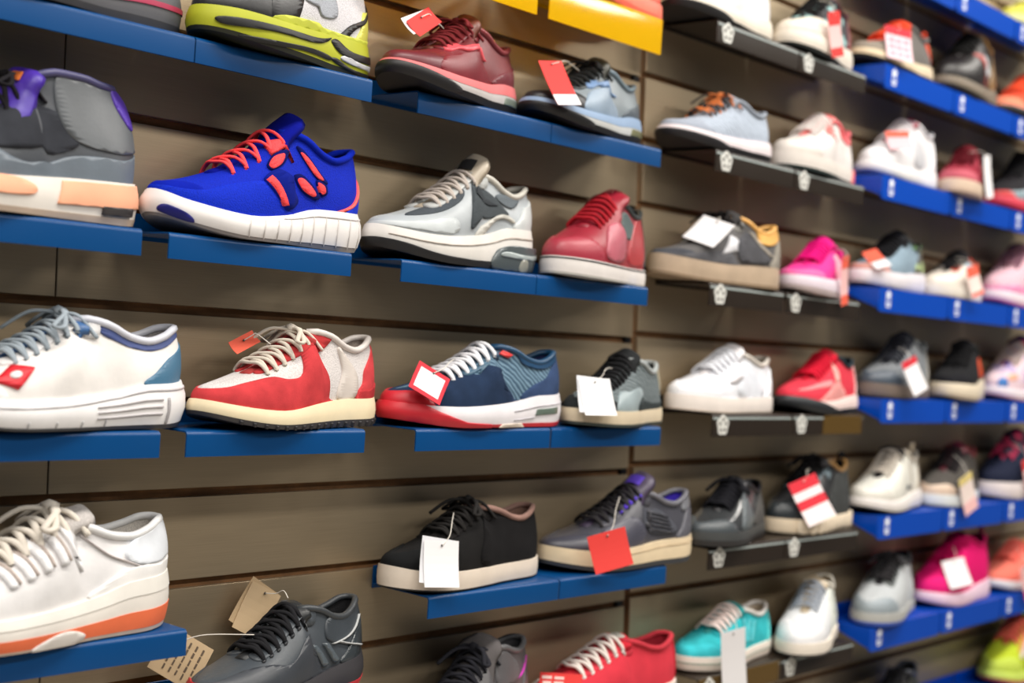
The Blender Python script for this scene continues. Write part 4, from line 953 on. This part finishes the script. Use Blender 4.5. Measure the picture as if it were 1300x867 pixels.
# fourth row
shoe('s33', 'white tennis shoe with thick white laces and orange sole', upper=lea(228, 226, 226), lining=msh(206, 200, 192), tongue=msh(196, 190, 186), collar=lea(226, 226, 226), laces=lac(214, 206, 194), lace_n=6, lace_r=.0042, bow=True, kind='bulky', tongue_top=(.62, .52), lace_a=(.30, .56), wide=1.08, a_th=.58,
     sole=dict(top=[(0, .10), (.1, .105), (.4, .12), (.65, .15), (.8, .19), (1, .20)], spring=.03, heel_up=.01, bulge=.012),
     layers=[('outsole', 0, .08, .0002, rub(214, 196, 180)), ('outsole_orange', .08, .42, .0006, foam(240, 116, 72)), ('midsole', .42, .72, 0, foam(228, 222, 214)), ('midsole_rim', .72, 1, .0008, foam(232, 228, 220))],
     panels=[('toe_cap', lea(222, 220, 226), toe_cap(.26, .62))] + [('lace_strap', lea(234, 233, 234), [(a, .93), (a + .026, .93), (a + .050, .62), (a + .075, .34), (a + .05, .34), (a + .022, .62)], dict(off=.0026, smooth=False)) for a in (.28, .34, .40, .46, .52)] + [('strap_gap', msh(190, 176, 168), [(a, .80), (a + .012, .80), (a + .052, .36), (a + .044, .36)], dict(off=.0014, smooth=False)) for a in (.313, .373, .433, .493)] +
            [('heel_panel', lea(222, 226, 232), [(.78, .55), (.86, .3), (1, .25), (1.1, .3), (1.1, .95), (1, .96), (.9, .95), (.82, .9)]), ('side_seam', lea(196, 188, 186), [(.60, .88), (.61, .88), (.86, .22), (.85, .22)], dict(off=.0008, smooth=False)), ('heel_lower', lea(236, 234, 232), heel_counter(.66, .3, .2))],
     sole_panels=[('sole_arch', foam(226, 220, 214), [(.40, 0), (.56, .0), (.60, .2), (.52, .4), (.44, .25)], dict(off=.0016))])
shoe('s34', 'black suede skate shoe with tan lining and off-white sole', upper=sue(26, 25, 25), lining=sue(134, 104, 92), tongue=sue(34, 32, 32), collar=sue(150, 118, 108), laces=lac(34, 32, 31), lace_n=6, lace_r=.0032, bow=True, kind='court', tongue_top=(.50, .365), cw=.09,
     sole=SOLE['flat'] | dict(spring=.02, top=[(0, .105), (.1, .092), (.4, .085), (.7, .085), (1, .09)]), layers=[('outsole', 0, .08, -.0004, rub(28, 27, 27)), ('midsole', .08, 1, 0, foam(226, 212, 196))],
     panels=[('toe_cap', sue(23, 24, 25), toe_cap(.28, .8)), ('quarter', sue(24, 23, 24), [(.5, .02), (.98, .02), (.98, .9), (.84, .93), (.7, .93), (.56, .8), (.48, .4)], dict(off=.001)), ('eyestay', sue(30, 28, 28), eyestay(.28, .52, .64), dict(both=True))])
shoe('s35', 'charcoal leather shoe with purple lining, cream sole and red tag', upper=lea(66, 66, 74), lining=msh(64, 46, 176), tongue=lea(72, 62, 84), collar=lea(104, 104, 112), laces=lac(42, 40, 42), lace_n=7, lace_r=.003, kind='runner', tongue_top=(.60, .535), tongue_logo=M('print', (96, 66, 200)), lace_a=(.27, .55), a_th=.57,
     sole=SOLE['flat'] | dict(spring=.035, top=[(0, .10), (.1, .10), (.4, .11), (.7, .13), (1, .135)], heel_up=.014), layers=[('outsole', 0, .22, -.0004, rub(56, 58, 62)), ('midsole', .22, 1, 0, foam(224, 204, 170))],
     panels=[('toe_cap', lea(62, 62, 72), toe_cap(.27, .78)), ('mudguard', lea(74, 74, 86), [(.2, 0), (.52, 0), (.48, .4), (.36, .55), (.24, .5)]), ('eyestay', lea(86, 86, 94), eyestay(.30, .56, .62), dict(both=True)), ('side_vent', msh(78, 80, 88), [(.52, .24), (.6, .62), (.70, .70), (.80, .30), (.76, .14)]), ('heel_counter', lea(92, 92, 100), heel_counter(.82, .6, .7)), ('heel_tab', lea(120, 122, 128), [(.90, .7), (1, .62), (1.08, .7), (1.08, .96), (1, .97), (.92, .96)])] +
            [('vent_rib', lea(60, 60, 68), [(.53 + i * .012, .25 + i * .08), (.76 - i * .006, .17 + i * .1), (.762 - i * .006, .2 + i * .1), (.532 + i * .012, .28 + i * .08)], dict(off=.0022, smooth=False)) for i in range(5)] + [('lace_loop', lac(86, 60, 190), [(a, .66 + k * .004), (a + .018, .66 + k * .004), (a + .012, .74 + k * .004), (a + .006, .74 + k * .004)], dict(off=.0024, smooth=False)) for k, a in enumerate((.40, .435, .47, .505, .54))],
     sole_panels=[('sole_groove', rub(196, 172, 138), [(.3, .72), (.6, .74), (.97, .78), (.97, .81), (.6, .77), (.3, .75)], dict(off=.0008, smooth=False))])
shoe('s36', 'glossy all-black shoe with black sole', far=True, upper=M('patent', (58, 60, 62)), lining=lea(30, 30, 34), tongue=lea(30, 30, 34), collar=lea(28, 28, 34), laces=lac(22, 22, 28), lace_n=7, lace_r=.004, bow=True, kind='runner', tongue_top=(.55, .5),
     sole=SOLE['flat'], layers=std(rub(66, 68, 68), rub(44, 42, 42), .4), panels=[('toe_cap', lea(74, 80, 84), toe_cap(.26, .7)), ('side_panel', lea(98, 106, 110), [(.34, .05), (.62, .05), (.58, .5), (.46, .62)]), ('heel_counter', sue(86, 84, 82), heel_counter(.68, .8, .95))])
shoe('s37', 'black shoe with pale blue lace loops and cream bumpy sole', far=True, upper=lea(40, 40, 42), lining=lea(120, 92, 54), tongue=lea(24, 22, 24), collar=lea(150, 112, 62), laces=lac(22, 20, 22), lace_n=7, lace_r=.004, bow=True, kind='bulky', tongue_top=(.5, .54), pull=lac(24, 22, 24),
     sole=SOLE['flat'], layers=std(foam(222, 204, 178), rub(200, 184, 160), .16), panels=[('toe_cap', lea(38, 44, 48), toe_cap(.26, .75)), ('eyestay', lea(134, 152, 162), eyestay(.32, .54, .58), dict(both=True)), ('quarter', sue(64, 66, 66), [(.56, .05), (.96, .05), (.96, .9), (.76, .93), (.64, .7)])],
     sole_panels=[('sole_bump', foam(228, 212, 188), [(a, .1), (a + .07, .1), (a + .066, .9), (a + .035, 1), (a + .004, .9)], dict(off=.004)) for a in (.1, .19, .28, .37, .46, .55, .64, .73, .82, .91)])
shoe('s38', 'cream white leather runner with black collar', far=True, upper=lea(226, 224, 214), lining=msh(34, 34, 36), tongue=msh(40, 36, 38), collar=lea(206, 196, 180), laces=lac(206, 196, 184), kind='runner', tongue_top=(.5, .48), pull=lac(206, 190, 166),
     sole=SOLE['run'], layers=std(foam(232, 226, 222), rub(40, 44, 48), .14), panels=[('heel_counter', lea(186, 176, 160), heel_counter(.8, .8, .95)), ('toe_cap', lea(220, 216, 206), toe_cap(.24, .66)), ('side_line', lea(90, 96, 96), [(.5, .12), (.62, .16), (.62, .2), (.5, .17)], dict(off=.002)), ('side_seam', lea(190, 182, 170), [(.66, .05), (.68, .05), (.68, .85), (.66, .85)], dict(smooth=False))])
shoe('s39', 'dark grey shoe with maroon tongue and white sole, yellow-white tag', far=True, upper=sue(84, 80, 76), lining=msh(60, 20, 26), tongue=lea(90, 16, 34), collar=lea(120, 50, 50), laces=lac(36, 32, 34), lace_n=6, kind='bulky', tongue_top=(.58, .56),
     sole=SOLE['flat'], layers=std(foam(222, 226, 228), rub(190, 194, 196), .2), panels=[('toe_cap', lea(214, 190, 170), toe_cap(.2, .5)), ('quarter', sue(66, 62, 58), [(.5, .05), (.94, .05), (.94, .8), (.7, .9), (.56, .6)]), ('eyestay', sue(40, 36, 38), eyestay(.3, .54, .6), dict(both=True))])
shoe('s40', 'navy high-top with pink laces and white sole at the right edge', far=True, upper=msh(26, 32, 54), lining=msh(30, 20, 44), tongue=M('multi', (30, 28, 50), (196, 40, 90)), collar=msh(150, 30, 70), laces=M('multi', (190, 40, 84), (40, 30, 56)), lace_n=7, lace_r=.004, kind='bulky', tongue_top=(.56, .55),
     sole=SOLE['thick'], layers=std(foam(226, 214, 212), rub(200, 190, 190), .15), panels=[('side_stripe', lea(206, 40, 84), [(.46, .2), (.54, .2), (.62, .7), (.54, .7)])])

# bottom rows
shoe('s41', 'black leather runner with red sole edge and brown paper tags', upper=lea(66, 72, 78), lining=msh(26, 26, 28), tongue=lea(40, 42, 44), collar=lea(58, 62, 66), laces=lac(26, 26, 29), lace_n=7, lace_r=.0036, bow=False, kind='runner', tongue_top=(.52, .435), lace_a=(.27, .53), cw=.084,
     sole=SOLE['run'] | dict(spring=.04), layers=[('outsole', 0, .2, .0006, rub(224, 60, 70)), ('midsole', .2, 1, 0, foam(52, 50, 54))],
     panels=[('toe_cap', lea(58, 62, 68), mudguard([(.04, .58), (.16, .64), (.28, .5), (.36, .34), (.42, .32), (.5, .44), (.56, .40), (.62, .06)])), ('toe_bumper', rub(206, 46, 56), [(-.1, 0), (0, 0), (.06, 0), (.09, .1), (.06, .42), (0, .5), (-.06, .4)], dict(off=.0028)), ('eyestay', lea(74, 80, 86), eyestay(.28, .54, .64), dict(both=True)), ('heel_panel', lea(58, 64, 70), [(.66, .55), (.74, .45), (.86, .5), (.98, .62), (.98, .95), (.84, .97), (.7, .95)]), ('heel_counter', M('patent', (56, 62, 66)), heel_counter(.78, .5, .5)),
             ('side_strip', M('patent', (84, 92, 98)), [(.62, .10), (.66, .10), (.58, .42), (.55, .42)], dict(off=.0018, smooth=False)), ('side_strip', M('patent', (84, 92, 98)), [(.70, .10), (.74, .10), (.66, .44), (.63, .44)], dict(off=.0018, smooth=False)), ('stitch', lac(180, 182, 182), [(.70, .44), (.705, .42), (.96, .68), (.955, .70)], dict(off=.0022, smooth=False)), ('stitch', lac(180, 182, 182), [(.74, .46), (.745, .48), (.93, .18), (.925, .16)], dict(off=.0022, smooth=False))], eyelets=lea(40, 42, 46))
shoe('s42', 'dark grey high tongued shoe with black laces at the bottom edge', upper=lea(84, 82, 84), lining=msh(60, 60, 64), tongue=sue(92, 88, 88), collar=lea(96, 96, 98), laces=lac(34, 34, 40), lace_n=7, lace_r=.0036, bow=True, kind='high', tongue_top=(.56, .60), lace_a=(.28, .52), tongue_w=.035,
     sole=SOLE['flat'], layers=std(foam(120, 116, 116), rub(60, 60, 62), .2), panels=[('heel_counter', lea(80, 78, 80), heel_counter(.8, .6, .8)), ('eyestay', lea(72, 70, 74), eyestay(.3, .55, .62), dict(both=True)), ('side_piping', lea(196, 50, 170), [(.78, .55), (.8, .56), (.96, .72), (.95, .75)], dict(off=.002, smooth=False)), ('quarter', lea(92, 90, 92), [(.58, .5), (.8, .55), (.8, .8), (.68, .94), (.6, .9)])])
shoe('s43', 'red canvas shoe with white laces and white eyelets', upper=M('canvas', (206, 54, 68)), lining=M('canvas', (160, 36, 50)), tongue=M('canvas', (208, 44, 58)), collar=M('canvas', (196, 56, 68)), laces=lac(226, 214, 206), lace_n=6, lace_r=.0036, bow=False, kind='court', tongue_top=(.56, .40), lace_a=(.24, .52), tongue_logo=rub(190, 186, 176), cw=.092,
     sole=SOLE['flat'], layers=std(rub(232, 224, 214), rub(206, 60, 70), .14), panels=[('toe_cap', rub(228, 220, 210), toe_cap(.2, .7)), ('eyestay', M('canvas', (210, 60, 74)), eyestay(.26, .53, .62), dict(both=True)), ('heel_strip', M('canvas', (196, 46, 60)), [(.965, 0), (1, 0), (1.04, 0), (1.04, .98), (1, .98), (.97, .98)])], eyelets=rub(232, 226, 220))
shoe('s44', 'turquoise sneaker with white laces, white collar lining and white sole', upper=sue(52, 176, 184), lining=msh(206, 190, 168), tongue=M('suede', (60, 150, 150)), collar=lea(226, 220, 214), laces=lac(232, 214, 208), lace_n=6, lace_r=.0036, kind='court', tongue_top=(.52, .43),
     sole=SOLE['flat'], layers=[('outsole', 0, .1, -.0002, rub(206, 190, 176)), ('midsole', .1, .5, 0, foam(232, 218, 204)), ('sole_line', .5, .56, .0005, rub(80, 140, 120)), ('midsole_rim', .56, 1, .0006, foam(236, 224, 212))],
     panels=[('toe_cap', sue(60, 186, 196), toe_cap(.24, .7)), ('eyestay', sue(40, 160, 168), eyestay(.28, .53, .62), dict(both=True)), ('side_stripe', sue(98, 196, 204), bar(.46, .15, .56, .75, .02), dict(smooth=False, off=.002)), ('side_stripe', sue(98, 196, 204), bar(.53, .15, .62, .75, .02), dict(smooth=False, off=.002)), ('side_stripe', sue(98, 196, 204), bar(.60, .15, .68, .75, .02), dict(smooth=False, off=.002)), ('heel_counter', sue(92, 196, 196), heel_counter(.86, .6, .75))])
shoe('s45', 'white sneaker with grey lace gaps beside the turquoise one', far=True, upper=lea(234, 236, 238), lining=msh(196, 176, 140), tongue=lea(196, 178, 150), collar=lea(226, 220, 206), laces=lac(150, 158, 170), lace_n=6, lace_r=.0026, kind='bulky', tongue_top=(.54, .54),
     sole=SOLE['flat'], layers=std(foam(234, 224, 210), rub(66, 62, 60), .16), panels=[('toe_cap', lea(238, 238, 240), toe_cap(.28, .8)), ('quarter', lea(232, 236, 226), [(.5, .04), (.96, .04), (.96, .9), (.8, .93), (.64, .9), (.52, .5)]), ('side_dot', lea(110, 120, 110), blob(.74, .4, .012, .04), dict(off=.002))])
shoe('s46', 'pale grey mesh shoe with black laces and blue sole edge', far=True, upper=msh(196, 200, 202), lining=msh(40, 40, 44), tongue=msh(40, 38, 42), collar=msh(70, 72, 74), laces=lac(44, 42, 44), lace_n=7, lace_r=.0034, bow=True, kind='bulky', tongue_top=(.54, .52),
     sole=SOLE['flat'], layers=[('outsole', 0, .26, .0004, rub(60, 90, 180)), ('midsole', .26, 1, 0, foam(176, 176, 172))], panels=[('toe_cap', lea(150, 160, 166), toe_cap(.26, .6)), ('heel_counter', lea(160, 166, 166), heel_counter(.8, .7, .9)), ('eyestay', lea(120, 126, 126), eyestay(.3, .54, .6), dict(both=True))])
shoe('s47', 'magenta shoe with dark pink heel tab, white sole and white tag', far=True, upper=msh(228, 16, 110), lining=msh(150, 10, 70), tongue=msh(196, 10, 90), collar=msh(190, 16, 90), laces=lac(206, 14, 98), lace_n=6, kind='bulky', tongue_top=(.54, .53), pull=lea(160, 20, 80),
     sole=SOLE['run'], layers=std(foam(236, 206, 224), rub(226, 190, 210), .2), panels=[('toe_cap', msh(236, 30, 124), toe_cap(.26, .66)), ('heel_counter', lea(178, 20, 88), heel_counter(.92, .8, .95))])
shoe('s48', 'coral mesh runner with pale grey sole at the right edge', far=True, upper=msh(248, 128, 110), lining=msh(200, 90, 70), tongue=msh(240, 110, 96), collar=msh(236, 150, 90), laces=lac(250, 120, 106), lace_n=7, lace_r=.004, kind='bulky',
     sole=SOLE['run'], layers=std(foam(220, 216, 220), rub(176, 176, 184), .25), panels=[('side_stripe', lea(190, 160, 150), [(.52, .4), (.62, .4), (.62, .5), (.52, .5)])])
shoe('s49', 'black shoe half hidden at the bottom edge', far=True, upper=lea(36, 36, 40), lining=msh(24, 24, 26), tongue=msh(28, 28, 30), collar=lea(60, 64, 72), laces=lac(26, 26, 28), kind='bulky', sole=SOLE['run'], layers=std(foam(70, 72, 80), rub(30, 30, 32), .2))
shoe('s50', 'neon yellow-green runner with coral trim in the bottom right corner', far=True, upper=msh(196, 214, 50), lining=msh(120, 130, 40), tongue=msh(220, 110, 80), collar=msh(150, 190, 60), laces=lac(236, 110, 90), lace_n=6, lace_r=.004, kind='bulky',
     sole=SOLE['run'], layers=std(foam(206, 226, 100), rub(236, 110, 96), .3), panels=[('toe_cap', msh(206, 226, 90), toe_cap(.26, .6)), ('side_stripe', lea(226, 206, 200), [(.26, .3), (.5, .42), (.5, .56), (.28, .44)]), ('side_stripe', lea(226, 90, 90), [(.26, .48), (.5, .6), (.5, .66), (.28, .54)])])

# ------------------------------------------------------------------ swing tags
bpy.context.view_layer.update()
def tag(key, at, size, rot, label, front, back=None, off=.006, surf='upper', string_to=None, head=None, foot=None, second=None, text=None, tilt=0.0, lean=0.0, string=True, inset=None, pos=None, nrm=None, mid=None, rows=None):
    """a card hanging at (a, t) of a shoe's surface; rot turns it in its own plane, tilt swings its foot outwards"""
    root, fm = root_fm[key]
    fn = fm.upper if surf == 'upper' else fm.sole
    s, t = np.array([float(a2s(at[0]))]), np.array([at[1]])
    e = 2e-3
    p = fn(s, t)[0]; ds = (fn(s + e, t) - fn(s - e, t))[0]; dt = (fn(s, np.clip(t + e, 0, 1)) - fn(s, np.clip(t - e, 0, 1)))[0]
    n = np.cross(ds, dt); n /= np.linalg.norm(n)
    if n[1] > 0: n = -n
    if pos is not None: p, n = np.array(pos) * fm.L, np.array(nrm)
    if root.location.x > 1.5 and not lean: lean = -.45
    n = Vector(n); n = (n + Vector((lean, -tilt, 0))).normalized()
    up = Vector((0, 0, 1)); up = (up - n * up.dot(n)).normalized()
    right = up.cross(n).normalized()
    q = R(rot)
    r2 = right * math.cos(q) + up * math.sin(q); u2 = -right * math.sin(q) + up * math.cos(q)
    mw = root.matrix_world.to_3x3()
    o = empty('price_tag', label, 'tag', 'swing tags on the shoes')
    pos = root.matrix_world @ (Vector(p) + n * off)
    rr, uu, nn = mw @ r2, mw @ u2, mw @ n
    o.matrix_world = Matrix(((rr.x, -nn.x, uu.x, pos.x), (rr.y, -nn.y, uu.y, pos.y), (rr.z, -nn.z, uu.z, pos.z), (0, 0, 0, 1)))
    w, h = size
    bpy.context.view_layer.update()
    cs = [o.matrix_world @ Vector((sx * w / 2, .003, sz * h / 2)) for sx in (-1, 1) for sz in (-1, 1)]
    if min(c.z for c in cs) < root.location.z + .004 and max(c.y for c in cs) > -.1085:     # hangs in front of the shelf lip
        o.location.y -= max(c.y for c in cs) + .1085
    bpy.context.view_layer.update()
    def card(nm, x0, x1, z0, z1, y, mat, th=.0005, bend=.0015):
        N = 6; V = []; F = []
        for i in range(N + 1):
            z = z0 + (z1 - z0) * i / N; yy = y + bend * math.sin(math.pi * (z / h + .5))
            V += [(x0, yy, z), (x1, yy, z), (x1, yy + th, z), (x0, yy + th, z)]
        for i in range(N):
            a, b = i * 4, i * 4 + 4
            F += [(a, a + 1, b + 1, b), (a + 1, a + 2, b + 2, b + 1), (a + 2, a + 3, b + 3, b + 2), (a + 3, a, b, b + 3)]
        F += [(3, 2, 1, 0), (N * 4, N * 4 + 1, N * 4 + 2, N * 4 + 3)]
        return link(nm, mesh_of(nm, V, F), mat, o, smooth=False)
    card('card', -w / 2, w / 2, -h / 2, h / 2, 0, front)
    if second is not None:
        c2 = card('second_card', -w / 2, w / 2, -h / 2, h / 2, .0016, second)
        c2.rotation_euler = (0, R(6), 0); c2.location = (-.004, 0, .003)
    if head is not None: card('head_band', -w / 2, w / 2, h / 2 - head[1] * h, h / 2, -.0005, head[0])
    if foot is not None: card('foot_band', -w / 2, w / 2, -h / 2, -h / 2 + foot[1] * h, -.0005, foot[0])
    if inset is not None: card('inset', -w / 2 * .78, w / 2 * .78, -h / 2 * .72, h / 2 * .72, -.0005, inset)
    if mid is not None: card('mid_band', -w / 2, w / 2, -h / 2 + mid[1] * h, -h / 2 + mid[2] * h, -.0005, mid[0])
    if rows is not None:                        # illegible print: short dashes in rows, given as (material, x0, x1, z0, z1, rows, dashes)
        rm, x0, x1, z0, z1, nr, nd_ = rows
        rnd = random.Random(7); parts = []
        for i in range(nr):
            zc = (z0 + (z1 - z0) * (i + .5) / nr) * h; hh = (z1 - z0) / nr * h * (.3 if nr < 4 else .13)
            for j in range(nd_):
                xa = (x0 + (x1 - x0) * (j + .12 + .2 * rnd.random()) / nd_) * w; xb = (x0 + (x1 - x0) * (j + .92) / nd_) * w
                parts.append(box_vf(xa, xb, -.0004, .0002, zc - hh, zc + hh * (.6 + .5 * rnd.random())))
        V, F = merge_vf(parts)
        link('printed_rows', mesh_of('printed_rows', [(x, y + .0015 * math.sin(math.pi * (z / h + .5)) - .0003, z) for x, y, z in V], F), rm, o, smooth=False)
    if string:
        mi = o.matrix_world.inverted()
        tgt = string_to or (.36, .82)
        e_ = fm.upper(np.array([float(a2s(tgt[0]))]), np.array([tgt[1]]))[0]
        e_ = mi @ (root.matrix_world @ (Vector(e_) + Vector((0, 0, .017))))
        c = Vector((0, -.0008, h / 2 - .006))
        m = (c + e_) / 2 + Vector((.004, -.003, .008))
        V, F = tube_vf(crom([c, c * .6 + m * .4 + Vector((.003, -.003, 0)), m, e_], 5, closed=False), .0006, 5)
        link('string', mesh_of('string', V, F), M('lace', (222, 216, 206)), o)
        hole = extrude_poly('hole', [(.0014 * math.cos(x), h / 2 - .006 + .0014 * math.sin(x)) for x in np.linspace(0, 2 * math.pi, 9)[:-1]], -.0009, -.0002, M('print', (60, 56, 54)), o)
    return o
PW, PR, PK = M('paper', (238, 236, 238)), M('paper', (226, 52, 48)), M('paper', (206, 178, 140))
PRD = M('paper', (214, 34, 52)); PPK = M('paper', (240, 190, 188)); PO = M('paper', (236, 96, 70))
tag('s03', (.2, .9), (.066, .024), 34, 'red paper tag standing over the toe of the maroon leather shoe', PR, pos=(-.30, -.02, .31), nrm=(-.2, -.8, .55), off=.0, string_to=(.36, .95), second=PW)
tag('s04', (.07, .62), (.040, .070), 10, 'long red tag with white foot on the black and blue-grey shoe', PR, foot=(PW, .24), off=.020, tilt=1.2, string_to=(.36, .9))
tag('s07', (.22, .55), (.045, .045), 6, 'pink and red tag on the toe of the white shoe with maroon tongue', M('paper', (232, 190, 196)), head=(PO, .3), off=.018)
tag('s08', (.42, .20), (.036, .085), 12, 'long narrow white tag hanging from the dark red knit shoe', PW, off=.014, tilt=.5)
tag('s11', (.32, .10), (.032, .075), 16, 'narrow red and white tag hanging from the white and black patterned shoe', PPK, head=(PR, .3), foot=(PR, .2), off=.016, tilt=.5)
tag('s12', (.24, .30), (.058, .066), -4, 'white price card with red head and printed rows on the orange laced shoe', M('paper', (240, 206, 214)), head=(PRD, .24), off=.014, tilt=.4, rows=(M('print', (206, 150, 166)), -.42, .42, -.42, .2, 3, 3))
tag('s19', (.33, .68), (.060, .055), -22, 'white tag on the dark grey suede shoe with yellow collar', PW, off=.018, string_to=(.40, .9))
tag('s20', (.50, .02), (.024, .085), 14, 'narrow pink and white tag dangling below the hot pink shoe', PPK, head=(PO, .25), foot=(PO, .2), off=.018, tilt=.6, string_to=(.6, .6))
tag('s22', (.34, .20), (.040, .060), 18, 'orange and white tag on the white toed shoe with black tongue', M('paper', (238, 214, 206)), head=(PO, .35), foot=(PO, .12), off=.014, tilt=.4)
tag('s21', (.10, .55), (.030, .055), 30, 'coral tag at the toe of the black laced blue-grey runner', PO, foot=(PW, .4), off=.010, string=False)
tag('s26', (.10, .50), (.044, .044), -34, 'white tag with red border on the navy sneaker', PRD, inset=PW, off=.022, tilt=.8, string_to=(.31, .9))
tag('s27', (.06, .42), (.046, .056), 2, 'two white cards hung on the black patterned knit shoe', PW, second=M('paper', (228, 228, 232)), off=.013, string_to=(.34, .9), tilt=.3)
tag('s30', (.26, .25), (.042, .066), 24, 'white tag with red head on the dark grey shoe with tan sole', PW, head=(PRD, .2), off=.014, tilt=.4)
tag('s34', (.16, .20), (.052, .056), -4, 'two white tags hung on the black suede shoe', PW, second=M('paper', (226, 226, 230)), off=.014, tilt=.35, string_to=(.36, .9))
tag('s35', (.18, .12), (.056, .052), 16, 'plain red tag on the charcoal shoe with purple lining', M('paper', (238, 66, 60)), off=.014, tilt=.35, string_to=(.42, .8))
tag('s37', (.20, .42), (.060, .078), 22, 'red and white striped tag on the black shoe with cream bumpy sole', M('paper', (238, 226, 226)), head=(PRD, .25), off=.018, tilt=.3, mid=(PRD, .36, .56))
tag('s39', (.28, .08), (.044, .080), 26, 'white tag with red mark hanging from the dark grey shoe with maroon tongue', M('paper', (240, 222, 214)), foot=(PPK, .3), head=(M('paper', (226, 206, 130)), .2), inset=None, off=.016, tilt=.5)
tag('s40', (.36, .15), (.034, .075), 22, 'red and white tag hanging from the navy high-top', PPK, head=(PR, .3), foot=(PR, .2), off=.016, tilt=.4)
tag('s43', (.10, .55), (.058, .030), 4, 'orange-red tag with pale numbers at the red canvas shoe toe', PR, off=.012, string=False, rows=(M('print', (240, 206, 198)), -.48, .1, -.4, .4, 3, 2))
tag('s44', (.20, .02), (.046, .100), 10, 'long white tag hanging from the turquoise sneaker', PW, off=.018, tilt=.5, string_to=(.40, .8))
tag('s47', (.25, .45), (.054, .056), 12, 'white tag on the magenta shoe', PW, off=.012, tilt=.3)
tag('s48', (.22, .05), (.030, .080), 22, 'pale tag with red foot hanging from the coral runner', PPK, foot=(M('paper', (226, 70, 84)), .3), off=.016, tilt=.5)
tag('s41', (.4, .8), (.042, .056), -28, 'brown kraft paper tags standing behind the laces of the black runner', PK, pos=(.03, .16, .32), nrm=(-.35, -1, .1), second=M('paper', (196, 168, 130)), off=.0, string_to=(.50, .97))
tag('s41', (.2, .5), (.050, .062), 58, 'brown kraft tag with handwriting behind the toe of the black runner', PK, pos=(-.37, .20, .185), nrm=(-.35, -1, .1), off=.0, string_to=(.28, .95), rows=(M('print', (104, 88, 72)), -.4, .4, -.4, .3, 5, 5))
tag('s25', (.3, .9), (.040, .016), 26, 'orange-red paper tag tucked behind the laces of the red suede runner', PO, pos=(-.20, .07, .325), nrm=(-.2, -.8, .55), off=.0, string_to=(.34, .97))
tag('s15', (.30, .88), (.020, .045), 4, 'small tan tag beside the laces of the grey high-top', PK, off=.022, string=False)
